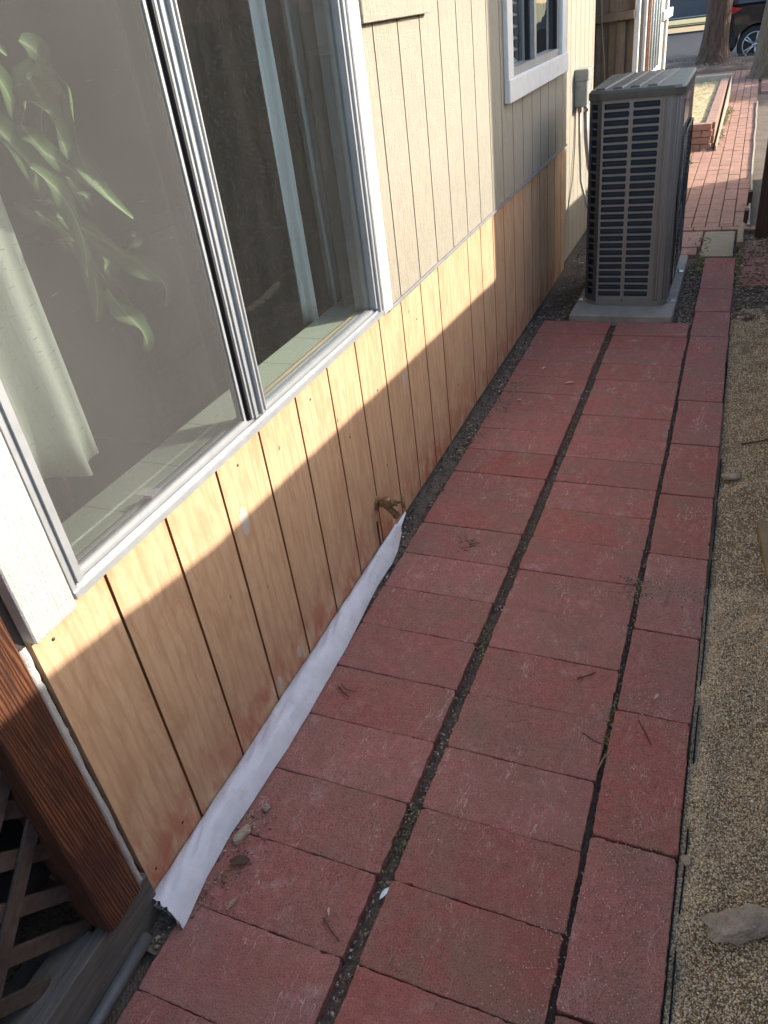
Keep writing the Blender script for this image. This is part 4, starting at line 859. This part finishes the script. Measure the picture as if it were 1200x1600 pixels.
for k in range(420): y = r.choice((r.gauss(2.25, .12), r.gauss(1.0, .06), r.gauss(1.72, .05), r.gauss(3.2, .1))); P.append((r.uniform(.475, .506), y, r.uniform(-.016, -.002))); Sz.append(r.uniform(.0012, .003))
for k in range(300): P.append((r.uniform(.904, .93), r.choice((r.gauss(1.5, .05), r.gauss(1.42, .04), r.gauss(2.09, .02))), r.uniform(-.01, .003))); Sz.append(r.uniform(.001, .0028))
for k in range(260): P.append((r.gauss(.88, .02), r.uniform(5.45, 6.3), r.uniform(-.02, .01))); Sz.append(r.uniform(.003, .009))
for k in range(200): P.append((r.gauss(1.125, .012), r.uniform(5.2, 6.0), r.uniform(-.01, .012))); Sz.append(r.uniform(.003, .009))
for (cx, cy, s, n) in ((.52, 9.05, .03, 260), (.79, 11.6, .03, 160), (.77, 10.6, .03, 110), (.82, 12.4, .03, 120)):
    for k in range(n): P.append((r.gauss(cx, s), r.gauss(cy, s*6), r.uniform(.003, .03))); Sz.append(r.uniform(.004, .012))
o = scatter('weeds', M['weed'], P, Sz, (1, 1, .7), 6, 'stuff', .8); tag(o, 'moss and small green weeds in the joints and along the brick path', 'weeds')
# ---------------------------------------------------------------- right side and far things
b = MB(); b.bbox(1.095, 1.135, 6.0, 6.52, .0, .045, .003); tag(b.build('timber_offcut', M['stake']), 'yellowish timber offcut standing on edge beside the square tan slab', 'timber')
fp = empty('side_fence', 'dark brown fence panel and post at the right edge near the brick path', 'fence', (1.25, 6.33, 0))
b = MB(); b.bbox(-.04, .05, -.045, .045, -.03, 1.5, .004); b.build('post', M['dark_wood'], fp)
b = MB()
for k in range(6): b.bbox(.055+.145*k, .195+.145*k, -.01+.004*(k % 2), .008+.004*(k % 2), .03, 1.45, .002)
b.build('board_panel', M['dark_wood'], fp)
for z in (.3, 1.15): b = MB(); b.bbox(.052, .93, .0125, .05, z, z+.09); b.build('rail', M['dark_wood'], fp)
r = random.Random(3); b = MB(); n = 40; vs = []
for i in range(n+1):
    y = 6.55+6.6*i/n; x = 1.162+.010*mnoise.noise(Vector((y*1.5, 0, 0))); vs += [(x-.006, y, -.02), (x+.010, y, -.02), (x+.010, y, .022), (x-.006, y, .022)]
b.add(vs, [[i*4+k, i*4+(k+1) % 4, (i+1)*4+(k+1) % 4, (i+1)*4+k] for i in range(n) for k in range(4)]+[[0, 1, 2, 3], [n*4, n*4+1, n*4+2, n*4+3]], False)
tag(b.build('border_board', M['cream']), 'thin bright white edging board along the right side of the brick path', 'edging')
for (x, y, s, lab) in ((1.165, 7.25, .05, 'dark wooden peg against the white edging, the farther one'), (1.150, 6.72, .03, 'dark wooden peg against the white edging, the nearer one')):
    b = MB(); b.bbox(x-.024, x+.01, y-.04, y+.04, -.02, s+.06, .003); tag(b.build('wooden_peg', M['dark_wood']), lab, 'peg')
for (x, y, z, rz, lab) in ((1.41, 5.95, -.01, .3, 'dark brick at the right edge by the fence foot, lower one'), (1.40, 6.16, -.01, .1, 'dark brick at the right edge by the fence foot, farther one'), (1.41, 6.10, .058, .2, 'dark brick stacked on top at the right edge by the fence')):
    b = MB(); b.bbox(-.1, .1, -.05, .05, 0, .066, .004); o = b.build('brick', M['paver']); o.location = (x, y, z); o.rotation_euler = (0, 0, rz); tag(o, lab, 'brick')
# planter
pt = empty('brick_planter', 'raised brick planter of dry grass left of the brick path', 'planter', (.4, 11.8, 0))
b = MB(); rows = 4; r = random.Random(12)
def wallrun(b, ax, ay, bx, by, t=.10, z1=.27):
    d = Vector((bx-ax, by-ay, 0)); Lh = d.length; ang = math.atan2(d.y, d.x)
    for k in range(4):
        o_ = (k % 2)*.1; s = -o_
        while s < Lh:
            s0, s1 = max(0, s), min(Lh, s+.2)
            if s1-s0 > .02: b.bbox(s0+.003, s1-.003, -t/2, t/2, .068*k, .068*k+.062, .003, Matrix.Translation((ax, ay, -.005)) @ Matrix.Rotation(ang, 4, 'Z'))
            s += .2
wallrun(b, .42, 9.83, .73, 9.83); wallrun(b, .70, 9.88, .69, 13.9, .10); add(b, 'brick_wall', M['brick'], pt)
b = MB(); wallrun(b, .36, 9.4, .53, 9.4, .1); add(b, 'brick_wall', M['brick'], pt)
b = MB(); b.bbox(-.4, .775, 13.95, 14.07, 0, .30); b.add([(.775, 9.72, 0), (.79, 9.72, 0), (.785, 13.95, 0), (.77, 13.95, 0), (.775, 9.72, .05), (.79, 9.72, .05), (.785, 13.95, .27), (.77, 13.95, .27)], [(0,1,2,3),(4,5,6,7),(0,1,5,4),(1,2,6,5),(2,3,7,6),(3,0,4,7)]); add(b, 'edge_board', M['cream'], pt)
b = MB(); nx, ny = 30, 90; b.add([(-.5+1.15*i/nx, 9.88+4.1*j/ny, .22+.03*mnoise.noise(Vector((i*.6, j*.5, 0)))) for j in range(ny+1) for i in range(nx+1)], [[j*(nx+1)+i, j*(nx+1)+i+1, (j+1)*(nx+1)+i+1, (j+1)*(nx+1)+i] for j in range(ny) for i in range(nx)], True)
add(b, 'dry_grass', M['straw'], pt)
# mound round the trees
sheet('tree_bed', M['dirt'], -7, 6, 17.42, 19.38, lambda x, y: .20*math.sin(math.pi*(y-17.42)/1.96)**.5*(.75+.25*mnoise.noise(Vector((x, y*2, 0))))-.03, 90, 24)
def foliage(n, c, rad, seed, size=.14):
    rg = np.random.default_rng(seed); cl = rg.normal(size=(26, 3)); cl /= np.linalg.norm(cl, axis=1, keepdims=True); cl = cl*rg.uniform(.4, .95, (26, 1))*np.array(rad)+np.array(c)
    P = cl[rg.integers(0, 26, n)]+rg.normal(size=(n, 3))*np.array(rad)*.17; b = MB(); A = rg.normal(size=(n, 3)); A /= np.linalg.norm(A, axis=1, keepdims=True); B = np.cross(A, rg.normal(size=(n, 3))); B /= np.linalg.norm(B, axis=1, keepdims=True)
    s = rg.uniform(.5, 1.2, (n, 1))*size; V = np.stack([P-A*s, P+B*s*.45, P+A*s, P-B*s*.45], 1).reshape(-1, 3); b.v = [tuple(v) for v in V]; b.f = [[4*i, 4*i+1, 4*i+2, 4*i+3] for i in range(n)]; b.m = [0]*n; b.sm = [False]*n; return b
M['leaf'] = simple('tree_leaves', (.06,.10,.03), .6, 0, .4, 3)
def tree(x, y, rad, h, bark, label, seed, crown=(2.2, 2.2, 1.6), cz=5.5, n=2600, flare=1.5, z0=0):
    t = empty('tree', label, 'tree', (x, y, z0)); b = MB(); b.smooth = True; N = 28; vs = []; H = 26
    for j in range(H+1):
        s = j/H; z = h*s**1.6; rr_ = rad*(1-.35*s)*(1+(flare-1)*math.exp(-z/.18))
        for k in range(N):
            a = 2*math.pi*k/N; q = 1+.07*mnoise.noise(Vector((math.cos(a)*2, math.sin(a)*2, z*.8+seed)))+.05*mnoise.noise(Vector((math.cos(a)*7, math.sin(a)*7, z*1.1)))+.12*math.exp(-z/.2)*math.sin(a*5+seed)
            vs.append((rr_*q*math.cos(a)+.05*z*math.sin(seed), rr_*q*math.sin(a), z-.06))
    b.add(vs, [[j*N+k, j*N+(k+1) % N, (j+1)*N+(k+1) % N, (j+1)*N+k] for j in range(H) for k in range(N)], True)
    top = Vector((.05*h*math.sin(seed), 0, h-.1)); r = random.Random(seed)
    for k in range(7):
        a = 6.283*k/7; e = top+Vector((math.cos(a)*crown[0]*.7, math.sin(a)*crown[1]*.7, cz-h+r.uniform(-.3, .8))); b.tube([top-Vector((0, 0, .3)), top.lerp(e, .5)+Vector((0, 0, .3)), e], [rad*.45, rad*.25, .03], 7)
    b.build('trunk', bark, t); foliage(n, (top.x, 0, cz), crown, seed).build('crown', M['leaf'], t, rec=False); return t
tree(.30, 18.3, .26, 3.4, M['bark'], 'dark trunked street tree between the two parked cars', 1, z0=.12, cz=5.6)
tree(1.40, 16.3, .40, 3.2, M['bark2'], 'thick pale trunked tree at the right edge by the sidewalk', 2, flare=1.2, cz=5.8)
tree(9.5, 21.6, .3, 3.0, M['bark'], 'leafy street tree far to the right, outside the frame', 3, (3.4, 2.0, 2.4), 5.2, 5200)
tree(12.5, 27.5, .3, 3.0, M['bark'], 'leafy street tree farther right behind its neighbour, outside the frame', 4, (4., 3., 2.6), 6.2, 5200)
tree(5.5, 26.0, .3, 3.0, M['bark'], 'tree across the sidewalk to the right, outside the frame', 5, (3., 3., 2.0), 4.6, 4200)
# neighbour's dog-eared fence: casts the long shade over the walkway, seen mirrored in the window
nf = empty('boundary_fence', 'dog eared board fence along the right side of the yard, seen mirrored in the window', 'fence', (2, 3, 0))
line = [(1.55, -3.0), (1.60, 0.0), (1.76, 1.9), (1.9, 2.5), (2.17, 5.24), (2.5, 9.25)]
b = MB(); r = random.Random(15); FH = 1.75
for (xa, ya), (xb, yb) in zip(line, line[1:]):
    d = Vector((xb-xa, yb-ya, 0)); ang = math.atan2(d.y, d.x); n = max(1, round(d.length/.143)); w_ = d.length/n
    for k in range(n):
        Mx = Matrix.Translation((xa+d.x*k/n, ya+d.y*k/n, 0)) @ Matrix.Rotation(ang, 4, 'Z'); h = FH+r.uniform(-.0015, .0015); e = .004; g_ = .001
        vs = [(u, v, z) for v in (0, .017) for u, z in ((g_, .02), (w_-g_, .02), (w_-g_, h-e), (w_-e, h), (e, h), (g_, h-e))]
        b.add([Mx @ Vector(p) for p in vs], [(5,4,3,2,1,0), (6,7,8,9,10,11)]+[(i, (i+1) % 6, 6+(i+1) % 6, 6+i) for i in range(6)], False)
rel(b.build('board_panel', M['fence_wood']), nf)
for (xa, ya), (xb, yb) in zip(line, line[1:]):
    d = Vector((xb-xa, yb-ya, 0)); ang = math.atan2(d.y, d.x)
    for z in (.3, 1.4): b = MB(); b.bbox(.004, d.length-.004, .0185, .056, z, z+.088, .002, Matrix.Translation((xa, ya, 0)) @ Matrix.Rotation(ang, 4, 'Z')); rel(b.build('rail', M['fence_wood']), nf)
ch = empty('shadow_caster_stack', 'tall unseen brick block added behind the boundary fence to shade the wall', 'shadow caster', (2.9, 6.62, 0))  # unseen block added to cast the tall shadow band on the wall
b = MB(); b.bbox(-.30, .30, -.66, .66, -.02, 4.6, .01); b.build('stack', M['brick'], ch)
b = MB(); b.bbox(-.33, .33, -.69, .69, 4.601, 4.68, .01); b.build('cap', M['concrete'], ch)
nh = empty('added_neighbour_house', 'low house added behind the boundary fence to block bright sky, out of the frame', 'house', (11, 6, 0))  # added to keep the bright low sky out of the window reflection
b = MB(); b.box(-3, 4, -14, 13, -.03, 2.6); b.build('wall', M['lattice'], nh)
b = MB(); b.add([(-3.4, -14.4, 2.55), (4.4, -14.4, 2.55), (4.4, 13.4, 2.55), (-3.4, 13.4, 2.55), (.5, -14.4, 4.1), (.5, 13.4, 4.1)], [(0, 3, 5, 4), (1, 4, 5, 2), (0, 4, 1), (3, 2, 5), (0, 1, 2, 3)]); b.build('roof', M['grey_wood'], nh)
for k in range(5): b = MB(); b.bbox(-3.05, -3.002, -12+4.2*k, -10.6+4.2*k, 1.0, 2.1, .005); b.build('window', M['car_glass'], nh)
# ---------------------------------------------------------------- cars
def car(name, label, loc, L, H, mat, suv, mirror=1):
    t = empty(name, label, 'car', loc)
    # side silhouette, rear at x=0, front at x=L; camera-side flank at y=0
    w = 1.84
    low = [(0.0, .42), (.02, .78), (.0, .98), (.10, 1.08), (1.3, 1.08), (L-1.25, 1.04), (L-.25, .86), (L, .66), (L-.02, .34), (L-.2, .24), (.25, .24), (.02, .30)]
    b = MB(); n = len(low)
    def ring(y, ins): 
        cx, cz = L/2, .65; return [(x+(ins if x < cx else -ins), y, z-(ins if z > .9 else 0)) for x, z in low]
    Rr = [ring(.06, .05), ring(0.0, .0), ring(w, .0), ring(w-.06+.12, .05)]
    # wheel arches are cut by leaving the lower edge high there
    vs = []
    def arch(poly):
        out = []
        for (x, y, z) in poly: out.append((x, y, z))
        return out
    wx = (.66, L-.90); lower = []
    def outline(ins):
        P = [(x+(ins if x < L/2 else -ins), z-(ins if z > .9 else 0)) for x, z in low[:9]]
        P.append((L-.2, .24))
        for c in (wx[1], wx[0]):
            for k in range(9):
                a = math.pi*k/8; P.append((c+.40*math.cos(a), .26+.46*math.sin(a)))
        P += [(.20, .25), (.02+ins, .30)]; return P
    sec = [(.0, .05), (-.05, .0), (-.07, -.0), (w/2, 0)]
    rings = [[(x, .03, z) for x, z in outline(.03)], [(x, .0, z) for x, z in outline(.0)]]
    ys = [(.04, .05), (0.0, .012), (.0, .0)]
    A = [(x, 0.03, z) for x, z in outline(.05)]; B_ = [(x, 0, z) for x, z in outline(0)]; C_ = [(x, w, z) for x, z in outline(0)]; n = len(A)
    b.add(A, [list(range(n))], False); b.add(A+B_, [[i, (i+1) % n, n+(i+1) % n, n+i] for i in range(n)], True); b.add(B_+C_, [[i, (i+1) % n, n+(i+1) % n, n+i] for i in range(n)], False); b.add(C_, [list(range(n))[::-1]], False)
    b.build('body', mat, t)
    cab = [(.12, 1.081), (.42 if suv else .75, H-.08), (.75 if suv else 1.2, H), (L-2.1, H), (L-1.35, 1.05)]
    b = MB(); n = len(cab); A = [(x, .05+.16*(z-1.05)/(H-1.05), z) for x, z in cab]; C_ = [(x, w-.05-.16*(z-1.05)/(H-1.05), z) for x, z in cab]
    b.add(A+C_, [list(range(n)), list(range(n, 2*n))[::-1]]+[[i, (i+1) % n, n+(i+1) % n, n+i] for i in range(n)], False); b.build('cabin', mat, t)
    b = MB()
    for (xa, xb) in ((.62, 1.25), (1.32, 2.25), (2.32, L-1.65)):
        za, zb = 1.10, H-.12
        def yy(z): return .045+.16*(z-1.05)/(H-1.05)
        b.add([(xa, yy(za), za), (xb, yy(za), za), (xb-.1, yy(zb), zb), (xa+.12, yy(zb), zb)], [(0, 1, 2, 3)])
    b.add([(.17, .2, 1.14), (.40, .25, H-.14), (.40, w-.25, H-.14), (.17, w-.2, 1.14)], [(0, 1, 2, 3)])
    for v in range(len(b.v)-4, len(b.v)): b.v[v] = (b.v[v][0]-.02, b.v[v][1], b.v[v][2])
    b.build('window', M['car_glass'], t)
    b = MB(); b.add([(-.012, -.006, .80), (.20, -.008, .93), (.36, -.008, 1.0), (.16, -.008, 1.04), (-.006, -.006, 1.02)], [(0, 1, 2, 3, 4)]); b.add([(-.014, -.006, .80), (-.014, -.006, 1.02), (-.012, .25, 1.02), (-.012, .25, .86)], [(0, 1, 2, 3)]); b.build('tail_light', M['red_lens'], t)
    b = MB(); b.add([(-.010, -.0075, .72), (.10, -.009, .83), (.14, -.009, .97), (-.008, -.0075, .98)], [(0, 1, 2, 3)]); b.build('reflector', M['clear_lens'], t)
    b = MB(); b.bbox(-.05, .30, -.02, w+.02, .30, .52, .03); b.build('bumper', M['rubber'], t)
    b = MB(); b.box(.9, L-1., -.012, -.001, .30, .33); b.build('sill_trim', M['alu'], t)
    for c in wx:
        for yy_ in (.02, w-.24):
            b = MB(); b.tube([(c, yy_, .34), (c, yy_+.02, .34), (c, yy_+.20, .34), (c, yy_+.22, .34)], [.30, .34, .34, .30], 28); wh = b.build('wheel', M['tire'], t)
            b = MB(); b.tube([(c, yy_-.004, .34), (c, yy_+.03, .34)], .05, 12)
            for k in range(10):
                a = 6.283*(k//2)/5+(.13 if k % 2 else -.13); b.tube([(c+.04*math.cos(a), yy_-.004, .34+.04*math.sin(a)), (c+.225*math.cos(a*1.0), yy_-.006, .34+.225*math.sin(a))], .014, 5)
            b.tube([(c+.23*math.cos(6.283*k/24), yy_-.004, .34+.23*math.sin(6.283*k/24)) for k in range(25)], .012, 5, True, False); b.build('rim', M['rim'], wh)
    return t
car('parked_car', 'black sport utility vehicle parked at the kerb, red tail light showing between the trees', (.36, 19.75, -.12), 4.6, 1.68, M['car_dark'], True)
car('parked_car', 'slate blue car parked across the street, left of the dark tree trunk', (-3.4, 32.4, -.02), 4.9, 1.5, M['car_blue'], False)
